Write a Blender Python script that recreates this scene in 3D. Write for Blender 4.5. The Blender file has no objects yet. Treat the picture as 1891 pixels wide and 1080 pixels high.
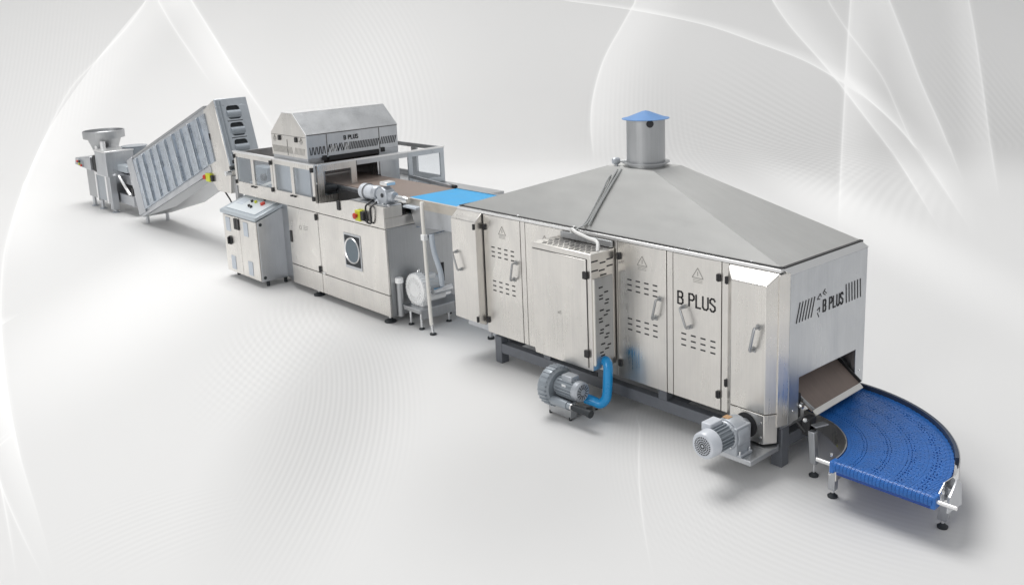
import bpy, bmesh, math, random
from mathutils import Vector, Matrix
random.seed(7)
S = bpy.context.scene
COL = S.collection
V = Vector
PI = math.pi
ORG = {}      # world origin of every object, by name

# ---------------------------------------------------------------- camera
cam_d = bpy.data.cameras.new("camera")
cam_d.sensor_width = 36.0
cam_d.lens = 1755.25 / 1891.0 * 36.0
cam_d.shift_x = -(966.6 - 945.5) / 1891.0
cam_d.shift_y = (415.13 - 540.0) / 1891.0
cam_d.clip_end = 300
cam_d.clip_start = 0.05
cam = bpy.data.objects.new("camera", cam_d)
COL.objects.link(cam)
cam.matrix_world = (Matrix.Translation((0, 0, 3.2)) @ Matrix.Rotation(0.848699555, 4, 'Z')
                    @ Matrix.Rotation(1.35378758, 4, 'X') @ Matrix.Rotation(-0.0388258159, 4, 'Z'))
S.camera = cam

# ---------------------------------------------------------------- world
W = bpy.data.worlds.new("World"); S.world = W; W.use_nodes = True
nt = W.node_tree; nt.nodes.clear()
out = nt.nodes.new('ShaderNodeOutputWorld'); bg = nt.nodes.new('ShaderNodeBackground')
tc = nt.nodes.new('ShaderNodeTexCoord'); sep = nt.nodes.new('ShaderNodeSeparateXYZ')
rmp = nt.nodes.new('ShaderNodeValToRGB'); mr = nt.nodes.new('ShaderNodeMapRange')
mr.inputs['From Min'].default_value = -1; mr.inputs['From Max'].default_value = 1
nt.links.new(tc.outputs['Generated'], sep.inputs[0]); nt.links.new(sep.outputs['Z'], mr.inputs['Value'])
nt.links.new(mr.outputs[0], rmp.inputs[0])
e = rmp.color_ramp.elements
e[0].position = 0.0; e[0].color = (.7, .7, .7, 1)
e[1].position = 1.0; e[1].color = (.60, .61, .63, 1)
for p, c in ((.5, (.72, .73, .74, 1)), (.62, (.56, .57, .58, 1)), (.8, (.58, .585, .59, 1))):
    q = e.new(p); q.color = c
nt.links.new(rmp.outputs[0], bg.inputs[0]); bg.inputs[1].default_value = 0.80
nt.links.new(bg.outputs[0], out.inputs[0])

# ---------------------------------------------------------------- studio lamps
def area(name, loc, target, size, power, color=(1, 1, 1)):
    l = bpy.data.lights.new(name, 'AREA'); l.shape = 'DISK'; l.size = size; l.energy = power; l.color = color
    o = bpy.data.objects.new(name, l); COL.objects.link(o); o.location = loc
    o.rotation_euler = (V(target) - V(loc)).to_track_quat('-Z', 'Y').to_euler()
    return o
area('key_softbox', (-16.5, 6.5, 27), (-8, 5, 0), 17, 5900, (1, .99, .975))
area('front_softbox', (-2, -28, 14), (-8, 5, 0), 14, 2500, (1, .985, .96))

S.view_settings.view_transform = 'Standard'
S.view_settings.look = 'None'
S.view_settings.exposure = 0.0
S.view_settings.gamma = 1.0
S.view_settings.use_curve_mapping = False
S.cycles.max_bounces = 8
S.cycles.use_denoising = True

# ---------------------------------------------------------------- materials
def mat(name, col, rough=.5, metal=0., bump=0., brushed=None, var=0., spec=None, scale=6., coat=0., wavy=0.):
    m = bpy.data.materials.new(name); m.use_nodes = True
    n = m.node_tree.nodes; L = m.node_tree.links
    b = n['Principled BSDF']
    b.inputs['Base Color'].default_value = (*col, 1)
    b.inputs['Roughness'].default_value = rough
    b.inputs['Metallic'].default_value = metal
    if coat: b.inputs['Coat Weight'].default_value = coat
    if spec is not None: b.inputs['Specular IOR Level'].default_value = spec
    t = n.new('ShaderNodeTexCoord')
    if var or brushed:
        mp = n.new('ShaderNodeMapping'); L.new(t.outputs['Object'], mp.inputs[0])
        nz = n.new('ShaderNodeTexNoise'); nz.inputs['Scale'].default_value = scale
        nz.inputs['Detail'].default_value = 4; L.new(t.outputs['Object'], nz.inputs['Vector'])
        st = n.new('ShaderNodeTexNoise'); st.inputs['Detail'].default_value = 3
        mp.inputs['Scale'].default_value = brushed or (8, 8, 8)
        st.inputs['Scale'].default_value = 1.0; L.new(mp.outputs[0], st.inputs['Vector'])
        ad = n.new('ShaderNodeMath'); ad.operation = 'ADD'
        L.new(nz.outputs['Fac'], ad.inputs[0]); L.new(st.outputs['Fac'], ad.inputs[1])
        r = n.new('ShaderNodeMapRange'); L.new(ad.outputs[0], r.inputs['Value'])
        r.inputs['From Min'].default_value = .6; r.inputs['From Max'].default_value = 1.4
        r.inputs['To Min'].default_value = max(.05, rough - (.03 if 0 < wavy < .1 else .09)); r.inputs['To Max'].default_value = rough + (.03 if 0 < wavy < .1 else .09)
        L.new(r.outputs[0], b.inputs['Roughness'])
        mx = n.new('ShaderNodeMix'); mx.data_type = 'RGBA'
        f2 = n.new('ShaderNodeMapRange'); L.new(ad.outputs[0], f2.inputs['Value'])
        f2.inputs['From Min'].default_value = .6; f2.inputs['From Max'].default_value = 1.4
        L.new(f2.outputs[0], mx.inputs['Factor'])
        k = var or .06
        mx.inputs['A'].default_value = (*[c * (1 - k) for c in col], 1)
        mx.inputs['B'].default_value = (*[min(1, c * (1 + k)) for c in col], 1)
        L.new(mx.outputs['Result'], b.inputs['Base Color'])
        if wavy:
            wn = n.new('ShaderNodeTexNoise'); wn.inputs['Scale'].default_value = 1.7; wn.inputs['Detail'].default_value = 1.5
            L.new(t.outputs['Object'], wn.inputs['Vector'])
            wb = n.new('ShaderNodeBump'); wb.inputs['Strength'].default_value = wavy; wb.inputs['Distance'].default_value = .12
            L.new(wn.outputs['Fac'], wb.inputs['Height']); L.new(wb.outputs[0], b.inputs['Normal'])
            # smears: a second, blotchy layer on gloss and tint
            sm = n.new('ShaderNodeTexNoise'); sm.inputs['Scale'].default_value = 3.2; sm.inputs['Detail'].default_value = 6; sm.inputs['Roughness'].default_value = .65
            sm.inputs['Distortion'].default_value = .8
            mp2 = n.new('ShaderNodeMapping'); mp2.inputs['Scale'].default_value = (1, 1, .45); L.new(t.outputs['Object'], mp2.inputs[0]); L.new(mp2.outputs[0], sm.inputs['Vector'])
            q = n.new('ShaderNodeMapRange'); q.inputs['From Min'].default_value = .35; q.inputs['From Max'].default_value = .7
            q.inputs['To Min'].default_value = 0; q.inputs['To Max'].default_value = 1; L.new(sm.outputs['Fac'], q.inputs['Value'])
            m3 = n.new('ShaderNodeMix'); m3.data_type = 'RGBA'; m3.blend_type = 'MULTIPLY'; L.new(q.outputs[0], m3.inputs['Factor'])
            L.new(mx.outputs['Result'], m3.inputs['A']); m3.inputs['B'].default_value = (.91, .915, .925, 1) if wavy > .1 else (.97, .97, .97, 1); L.new(m3.outputs['Result'], b.inputs['Base Color'])
            a2 = n.new('ShaderNodeMath'); a2.operation = 'MULTIPLY_ADD'; L.new(q.outputs[0], a2.inputs[0]); a2.inputs[1].default_value = .12 if wavy > .1 else .03; L.new(r.outputs[0], a2.inputs[2])
            L.new(a2.outputs[0], b.inputs['Roughness'])
        if bump:
            bp = n.new('ShaderNodeBump'); bp.inputs['Strength'].default_value = bump
            bp.inputs['Distance'].default_value = .01
            L.new(ad.outputs[0], bp.inputs['Height'])
            if wavy: L.new(wb.outputs[0], bp.inputs['Normal'])
            L.new(bp.outputs[0], b.inputs['Normal'])
    return m
BR = (60, 60, 2.0)
STEEL = mat('brushed_steel', (.81, .785, .745), .27, 1, .06, BR, .06, scale=3, wavy=.22)
STEELC = mat('cool_brushed_steel', (.58, .595, .615), .32, 1, .06, BR, .07, scale=3, wavy=.22)
STEELH = mat('sheet_steel', (.67, .67, .655), .46, 1, .015, (3, 25, 3), .04, scale=1.2, wavy=.09)
STEELD = mat('dull_steel', (.46, .47, .48), .42, 1, .08, BR, .10)
TRIM = mat('bright_trim', (.86, .86, .86), .35, 1)
CHROME = mat('polished_steel', (.80, .81, .82), .16, 1, 0, (20, 20, 20), .03)
FRAME = mat('dark_frame_paint', (.135, .145, .165), .45, 0, .05, (20, 20, 20), .12)
BLACK = mat('black_plastic', (.018, .018, .02), .45, 0, 0, (20, 20, 20), .1)
DARK = mat('dark_interior', (.03, .03, .033), .7, 0, 0, (20, 20, 20), .2)
SEAM = mat('seam_shadow_gap', (.10, .095, .09), .6, 0, 0, (20, 20, 20), .1)
ENGR = mat('etched_marking', (.40, .39, .37), .5, .6)
ALU = mat('cast_aluminium', (.50, .53, .57), .42, .55, .1, (25, 25, 25), .08)
ALUL = mat('light_grey_enamel', (.60, .63, .68), .35, .0, .05, (25, 25, 25), .05, coat=.3)
MOTOR = mat('blue_grey_paint', (.31, .345, .38), .38, .25, .08, (30, 30, 30), .08, coat=.3)
WHITE = mat('white_enamel', (.95, .955, .955), .35, 0, .04, (25, 25, 25), .04, coat=.2)
CREAM = mat('white_pipe', (.83, .81, .76), .35, 0, 0, (25, 25, 25), .03)
BROWN = mat('brown_belt', (.235, .185, .16), .55, 0, .08, (6, 60, 6), .14)
BROWND = mat('dark_brown_board', (.10, .075, .06), .6, 0, .08, (6, 60, 6), .2)
SKYB = mat('sky_blue_belt', (.022, .34, .68), .5, 0, .04, (4, 80, 4), .10)
HOSE = mat('blue_hose', (.008, .29, .66), .30, 0, 0, (50, 50, 50), .05, coat=.3)
BLUE = mat('blue_module_plastic', (.022, .15, .50), .38, 0, 0, (30, 30, 30), .16, coat=.12)
BLUED = mat('deep_blue_module', (.008, .06, .30), .4, 0, .05, (50, 50, 50), .1)
NAVY = mat('dark_guard_rail', (.035, .05, .085), .4, 0, 0, (50, 50, 50), .1)
CAPB = mat('pale_blue_cap', (.12, .27, .55), .45, .1, 0, (20, 20, 20), .04)
YEL = mat('yellow_plastic', (.62, .66, .03), .4)
RED = mat('red_plastic', (.55, .05, .03), .35)
GREYP = mat('light_grey_vent', (.55, .60, .66), .5, 0, 0, (40, 40, 200), .08)
PANEL = mat('pale_control_panel', (.52, .57, .61), .35, .45)
PANELW = mat('pale_button_plate', (.70, .75, .78), .4, .1)
RUBBER = mat('rubber', (.025, .03, .035), .6, 0, 0, (20, 20, 20), .1)
CABLE = mat('grey_cable', (.40, .41, .41), .5)
LCAB = mat('white_cable_sleeve', (.75, .75, .74), .4)
BLUEGREY = mat('blue_grey_curtain', (.46, .51, .57), .30, .75, .45, (14, 14, 9), .25, scale=9)
BLUEST = mat('blue_grey_steel', (.53, .57, .61), .36, .8, .06, (20, 20, 6), .08)
ORANGE = mat('copper_tag', (.5, .3, .15), .5)

def glass_mat():
    m = bpy.data.materials.new('clear_acrylic'); m.use_nodes = True
    n = m.node_tree.nodes; L = m.node_tree.links; n.clear()
    o = n.new('ShaderNodeOutputMaterial'); tr = n.new('ShaderNodeBsdfTransparent')
    tr.inputs[0].default_value = (.94, .955, .97, 1)
    g = n.new('ShaderNodeBsdfGlossy'); g.inputs['Roughness'].default_value = .12
    g.inputs['Color'].default_value = (.8, .85, .9, 1)
    lw = n.new('ShaderNodeLayerWeight'); lw.inputs[0].default_value = .35
    mx = n.new('ShaderNodeMixShader')
    mr = n.new('ShaderNodeMapRange'); mr.inputs['To Min'].default_value = .04; mr.inputs['To Max'].default_value = .36
    L.new(lw.outputs['Facing'], mr.inputs['Value']); L.new(mr.outputs[0], mx.inputs[0])
    L.new(tr.outputs[0], mx.inputs[1]); L.new(g.outputs[0], mx.inputs[2]); L.new(mx.outputs[0], o.inputs[0])
    return m
GLASS = glass_mat()

# ---------------------------------------------------------------- mesh builder
class MB:
    def __init__(s): s.v = []; s.f = []
    def add(s, vs, fs):
        b = len(s.v); s.v += [V(p) for p in vs]; s.f += [tuple(i + b for i in f) for f in fs]; return s
    def box(s, x0, x1, y0, y1, z0, z1):
        return s.add([(x, y, z) for x in (x0, x1) for y in (y0, y1) for z in (z0, z1)],
                     [(0, 1, 3, 2), (4, 6, 7, 5), (0, 4, 5, 1), (2, 3, 7, 6), (0, 2, 6, 4), (1, 5, 7, 3)])
    def obox(s, c, U, Vv, N, su, sv, sn):
        c = V(c); U = V(U).normalized() * su / 2; W_ = V(Vv).normalized() * sv / 2; N = V(N).normalized() * sn / 2
        return s.add([c + a * U + b * W_ + d * N for a in (-1, 1) for b in (-1, 1) for d in (-1, 1)],
                     [(0, 1, 3, 2), (4, 6, 7, 5), (0, 4, 5, 1), (2, 3, 7, 6), (0, 2, 6, 4), (1, 5, 7, 3)])
    def bar(s, a, b, w, h, up=(0, 0, 1)):
        a = V(a); b = V(b); d = (b - a); N = d.cross(V(up)).normalized(); U = N.cross(d).normalized()
        return s.obox((a + b) / 2, d, N, U, d.length, w, h)
    def prism(s, poly, ext):
        ext = V(ext); n = len(poly); P = [V(p) for p in poly]
        return s.add(P + [p + ext for p in P],
                     [tuple(range(n - 1, -1, -1)), tuple(range(n, 2 * n))] +
                     [(i, (i + 1) % n, n + (i + 1) % n, n + i) for i in range(n)])
    def cyl(s, a, b, r, r2=None, seg=20, cap=True):
        a = V(a); b = V(b); r2 = r if r2 is None else r2
        d = (b - a).normalized(); t = V((0, 0, 1)) if abs(d.z) < .9 else V((1, 0, 0))
        U = d.cross(t).normalized(); W_ = d.cross(U)
        vs = []
        for p, rr in ((a, r), (b, r2)):
            for i in range(seg):
                q = 2 * PI * i / seg; vs.append(p + rr * (math.cos(q) * U + math.sin(q) * W_))
        fs = [(i, (i + 1) % seg, seg + (i + 1) % seg, seg + i) for i in range(seg)]
        if cap: fs += [tuple(range(seg - 1, -1, -1)), tuple(range(seg, 2 * seg))]
        return s.add(vs, fs)
    def lathe(s, prof, c, axis=(0, 0, 1), seg=32):
        c = V(c); d = V(axis).normalized(); t = V((0, 0, 1)) if abs(d.z) < .9 else V((1, 0, 0))
        U = d.cross(t).normalized(); W_ = d.cross(U); vs = []; fs = []
        for r, h in prof:
            for i in range(seg):
                q = 2 * PI * i / seg; vs.append(c + d * h + max(r, 1e-4) * (math.cos(q) * U + math.sin(q) * W_))
        for k in range(len(prof) - 1):
            for i in range(seg):
                j = (i + 1) % seg
                fs.append((k * seg + i, k * seg + j, (k + 1) * seg + j, (k + 1) * seg + i))
        return s.add(vs, fs)
    def tube(s, pts, r, seg=10, smooth=0):
        P = [V(p) for p in pts]
        if smooth:
            Q = []
            n = len(P)
            for i in range(n - 1):
                p0 = P[max(i - 1, 0)]; p1 = P[i]; p2 = P[i + 1]; p3 = P[min(i + 2, n - 1)]
                for k in range(smooth):
                    t = k / smooth
                    Q.append(.5 * ((2 * p1) + (-p0 + p2) * t + (2 * p0 - 5 * p1 + 4 * p2 - p3) * t * t + (-p0 + 3 * p1 - 3 * p2 + p3) * t ** 3))
            Q.append(P[-1]); P = Q
        n = len(P); vs = []; fs = []; prevU = None
        for i, p in enumerate(P):
            d = (P[min(i + 1, n - 1)] - P[max(i - 1, 0)]).normalized()
            if prevU is None:
                t = V((0, 0, 1)) if abs(d.z) < .9 else V((1, 0, 0)); U = d.cross(t).normalized()
            else: U = (prevU - d * prevU.dot(d)).normalized()
            prevU = U; W_ = d.cross(U)
            for k in range(seg):
                q = 2 * PI * k / seg; vs.append(p + r * (math.cos(q) * U + math.sin(q) * W_))
        for i in range(n - 1):
            for k in range(seg):
                j = (k + 1) % seg
                fs.append((i * seg + k, i * seg + j, (i + 1) * seg + j, (i + 1) * seg + k))
        fs += [tuple(range(seg - 1, -1, -1)), tuple(range((n - 1) * seg, n * seg))]
        return s.add(vs, fs)
    def build(s, name, m, parent=None, bevel=0, smooth=True, label=None, origin=None):
        me = bpy.data.meshes.new(name)
        org = V(ORG[parent.name]) if parent is not None else V(origin or (0, 0, 0))
        me.from_pydata([tuple(p - org) for p in s.v], [], s.f)
        bm = bmesh.new(); bm.from_mesh(me); bmesh.ops.recalc_face_normals(bm, faces=bm.faces); bm.to_mesh(me); bm.free()
        me.materials.append(m)
        if smooth:
            me.shade_smooth(); me.set_sharp_from_angle(angle=math.radians(38))
        o = bpy.data.objects.new(name, me); COL.objects.link(o)
        if parent is not None:
            o.parent = parent
        else: o.location = org
        ORG[o.name] = tuple(org)
        if label: o['label'] = label
        if bevel:
            b = o.modifiers.new('bevel', 'BEVEL'); b.width = bevel; b.segments = 2; b.limit_method = 'ANGLE'
            b.angle_limit = math.radians(40)
        return o
def thing(name, label, cat, loc, group=None):
    o = bpy.data.objects.new(name, None); COL.objects.link(o); o.location = loc; o.empty_display_size = .1
    ORG[o.name] = tuple(loc); o['label'] = label; o['category'] = cat
    if group: o['group'] = group
    return o
X_, Y_, Z_ = V((1, 0, 0)), V((0, 1, 0)), V((0, 0, 1))

# stencil letters as strokes in a unit cell (0..w, 0..1)
LET = {
 'B': (.55, [[(0, 0), (0, .47)], [(0, .53), (0, 1)], [(.07, 1), (.38, 1), (.5, .88), (.5, .64), (.38, .53)], [(.38, .53), (.16, .53)], [(.38, .5), (.53, .38), (.53, .13), (.4, 0), (.07, 0)]]),
 'P': (.55, [[(0, 0), (0, 1), (.36, 1), (.52, .86), (.52, .62), (.36, .5), (.1, .5)]]),
 'L': (.5, [[(0, 1), (0, 0), (.46, 0)]]),
 'U': (.56, [[(0, 1), (0, .15), (.14, 0), (.4, 0), (.54, .15), (.54, 1)]]),
 'S': (.52, [[(.5, .84), (.36, 1), (.14, 1), (0, .86), (0, .66), (.5, .38), (.5, .14), (.36, 0), (.14, 0), (0, .15)]]),
 ' ': (.25, [])}
def text(mb, s, O, U, Vv, N, h, stroke, gap=.24, wscale=1., thick=.003):
    x = 0; O = V(O); U = V(U).normalized(); Vv = V(Vv).normalized(); N = V(N).normalized()
    for ch in s:
        w, st = LET[ch]
        for pl in st:
            for a, b in zip(pl, pl[1:]):
                pa = O + U * (x + a[0] * wscale) * h + Vv * a[1] * h; pb = O + U * (x + b[0] * wscale) * h + Vv * b[1] * h
                d = pb - pa
                mb.obox((pa + pb) / 2 + N * thick / 2, d, N.cross(d), N, d.length + stroke * .7, stroke, thick)
        x += w * wscale + gap
    return x * h
def foot(parent, x, y, ztop, r=.05, name='foot', m=RUBBER):
    f = MB().lathe([(0, 0), (r, 0), (r, .018), (r * .55, .03), (r * .35, .045), (0, .045)], (x, y, 0), seg=20).build(name, m, parent)
    MB().cyl((x, y, .03), (x, y, ztop), r * .28, seg=12).build('spindle', CHROME, f)
    return f
def handle(parent, top, bot, N, off=.05, r=.008, m=None, name='handle'):
    top = V(top); bot = V(bot); N = V(N).normalized()
    h = MB()
    h.tube([top, top + N * off * .9, top + N * off + (bot - top) * .06, bot + N * off + (top - bot) * .06, bot + N * off * .9, bot], r, 8)
    d = (top - bot).normalized(); U = d.cross(N)
    for p in (top, bot): h.obox(p + N * .006, U, d, N, .035, .03, .012)
    return h.build(name, m or STEELD, parent)
def hinge(parent, c, U, Vv, N, su=.035, sv=.05, m=None, name='hinge'):
    c = V(c); h = MB().obox(c + V(N) * .008, U, Vv, N, su, sv, .016)
    h.cyl(c + V(N) * .014 - V(Vv) * sv * .55, c + V(N) * .014 + V(Vv) * sv * .55, .007, seg=8)
    return h.build(name, m or BLACK, parent, bevel=.003)


# ================================================================ SETTING
HD = V((-math.sin(.8487), math.cos(.8487), 0)); LT = V((HD.y, -HD.x, 0))
S0, RR = 21.0, 5.0
def sweep(s, t, off=0.0):
    """point of the seamless studio sheet: s along the floor then up the wall, t sideways"""
    if s <= S0: p = HD * s; n = Z_
    elif s <= S0 + RR * PI / 2:
        a = (s - S0) / RR; p = HD * (S0 + RR * math.sin(a)) + Z_ * RR * (1 - math.cos(a)); n = Z_ * math.cos(a) - HD * math.sin(a)
    else: p = HD * (S0 + RR) + Z_ * (RR + s - S0 - RR * PI / 2); n = -HD
    return p + LT * t + n * off
def sheet(name, s0, s1, ns, m):
    me = bpy.data.meshes.new(name); vs = []; fs = []; T = [-45 + 3 * i for i in range(31)]; n = len(T)
    Sx = [s0 + (s1 - s0) * i / ns for i in range(ns + 1)]
    for s in Sx:
        for t in T: vs.append(tuple(sweep(s, t)))
    for i in range(ns):
        for j in range(n - 1): fs.append((i * n + j, i * n + j + 1, (i + 1) * n + j + 1, (i + 1) * n + j))
    me.from_pydata(vs, [], fs)
    uv = me.uv_layers.new(name='print')
    for l in me.loops:
        i, j = divmod(l.vertex_index, n); uv.data[l.index].uv = (T[j], Sx[i])
    me.materials.append(m); me.shade_smooth()
    o = bpy.data.objects.new(name, me); COL.objects.link(o); o['kind'] = 'structure'; return o

def print_mat():
    """printed studio paper: pale grey artwork of soft patches and fine concentric rules, laid out in the sheet's own metres"""
    m = bpy.data.materials.new('printed_studio_paper'); m.use_nodes = True
    n = m.node_tree.nodes; L = m.node_tree.links; b = n['Principled BSDF']
    b.inputs['Roughness'].default_value = .55; b.inputs['Specular IOR Level'].default_value = .25
    uv = n.new('ShaderNodeUVMap'); uv.uv_map = 'print'
    def math_(op, a, c=None, clamp=False):
        q = n.new('ShaderNodeMath'); q.operation = op; q.use_clamp = clamp
        for i, x in enumerate((a, c)):
            if x is None: continue
            if isinstance(x, (int, float)): q.inputs[i].default_value = x
            else: L.new(x, q.inputs[i])
        return q.outputs[0]
    def dist(cx, cy, sx=1, sy=1):
        mp = n.new('ShaderNodeMapping'); mp.vector_type = 'POINT'
        mp.inputs['Location'].default_value = (-cx * sx, -cy * sy, 0); mp.inputs['Scale'].default_value = (sx, sy, 1)
        L.new(uv.outputs[0], mp.inputs[0])
        ln = n.new('ShaderNodeVectorMath'); ln.operation = 'LENGTH'; L.new(mp.outputs[0], ln.inputs[0]); return ln.outputs['Value']
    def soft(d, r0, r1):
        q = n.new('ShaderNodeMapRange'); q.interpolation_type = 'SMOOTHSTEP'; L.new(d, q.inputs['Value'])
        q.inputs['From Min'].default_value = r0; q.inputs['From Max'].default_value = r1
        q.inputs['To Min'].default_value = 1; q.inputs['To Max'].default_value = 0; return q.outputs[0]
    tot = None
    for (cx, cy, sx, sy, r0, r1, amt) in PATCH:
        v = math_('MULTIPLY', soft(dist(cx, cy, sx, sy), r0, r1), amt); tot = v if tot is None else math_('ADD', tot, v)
    for (cx, cy, k, mx_, my_, msx, msy, r0, r1, amt) in RINGS:
        d = dist(cx, cy); w = math_('SINE', math_('MULTIPLY', d, k)); w = math_('MULTIPLY', w, soft(dist(mx_, my_, msx, msy), r0, r1))
        tot = math_('ADD', tot, math_('MULTIPLY', w, amt))
    # drawn lines and veils: t = f(log s) curves printed on the sheet
    sx_ = n.new('ShaderNodeSeparateXYZ'); L.new(uv.outputs[0], sx_.inputs[0])
    tt, ss = sx_.outputs['X'], sx_.outputs['Y']
    uu = math_('POWER', math_('DIVIDE', math_('SUBTRACT', math_('MAXIMUM', ss, 3.001), 3.0), 25.0), .75)
    def fcurve(pts):
        f = n.new('ShaderNodeFloatCurve'); c = f.mapping.curves[0]
        c.points[0].location = pts[0]; c.points[1].location = pts[-1]
        for p in pts[1:-1]: c.points.new(*p)
        for p in c.points: p.handle_type = 'AUTO'
        f.mapping.use_clip = False; f.mapping.extend = 'HORIZONTAL'; f.mapping.update(); L.new(uu, f.inputs['Value']); return f.outputs[0]
    kw = math_('DIVIDE', fcurve(KW), 10.0)
    def ramp(x, a, b_, lo, hi):
        q = n.new('ShaderNodeMapRange'); q.interpolation_type = 'SMOOTHSTEP'; L.new(x, q.inputs['Value'])
        for k_, v_ in (('From Min', a), ('From Max', b_), ('To Min', lo), ('To Max', hi)): q.inputs[k_].default_value = v_
        return q.outputs[0]
    tn = math_('DIVIDE', math_('ADD', tt, 20.0), 40.0)
    def dpx(c): return math_('DIVIDE', math_('MULTIPLY', math_('SUBTRACT', tn, fcurve(c)), 40.0), kw)
    def gate(v, u0, u1):
        return math_('MULTIPLY', v, math_('MULTIPLY', ramp(uu, u0 - .003, u0 + min(.2, (u1 - u0) * .55), 0, 1), ramp(uu, u1 - .005, u1 + .02, 1, 0)))
    add = None
    for (w, sg, u0, u1, c) in VEILS:
        x = math_('MULTIPLY', dpx(c), sg)
        v = math_('MULTIPLY', ramp(x, -1.5, 1.0, 0, 1), math_('POWER', ramp(x, 0, w * 1.15, 1, 0), 1.2))
        v = math_('MULTIPLY', gate(v, u0, u1), VEIL_AMT); add = v if add is None else math_('ADD', add, v)
    for (w, u0, u1, c) in SWIRLS:
        x = math_('ABSOLUTE', dpx(c))
        v = math_('ADD', math_('MULTIPLY', ramp(x, .5, w * .65, 1, 0), .6), math_('MULTIPLY', ramp(x, 0, w * 2.0, 1, 0), .4))
        v = math_('MULTIPLY', gate(v, u0, u1), LINE_AMT); add = math_('ADD', add, v)
    tot = math_('ADD', tot, add)
    tot = math_('ADD', tot, BASEV)
    tot = math_('MINIMUM', tot, .93)
    cb = n.new('ShaderNodeCombineColor')
    L.new(tot, cb.inputs[0]); L.new(math_('MULTIPLY', tot, .998), cb.inputs[1]); L.new(math_('MULTIPLY', tot, .993), cb.inputs[2])
    L.new(cb.outputs[0], b.inputs['Base Color'])
    return m
BASEV = .70
VEIL_AMT, LINE_AMT = .115, .105
PATCH = []
RINGS = []
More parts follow.
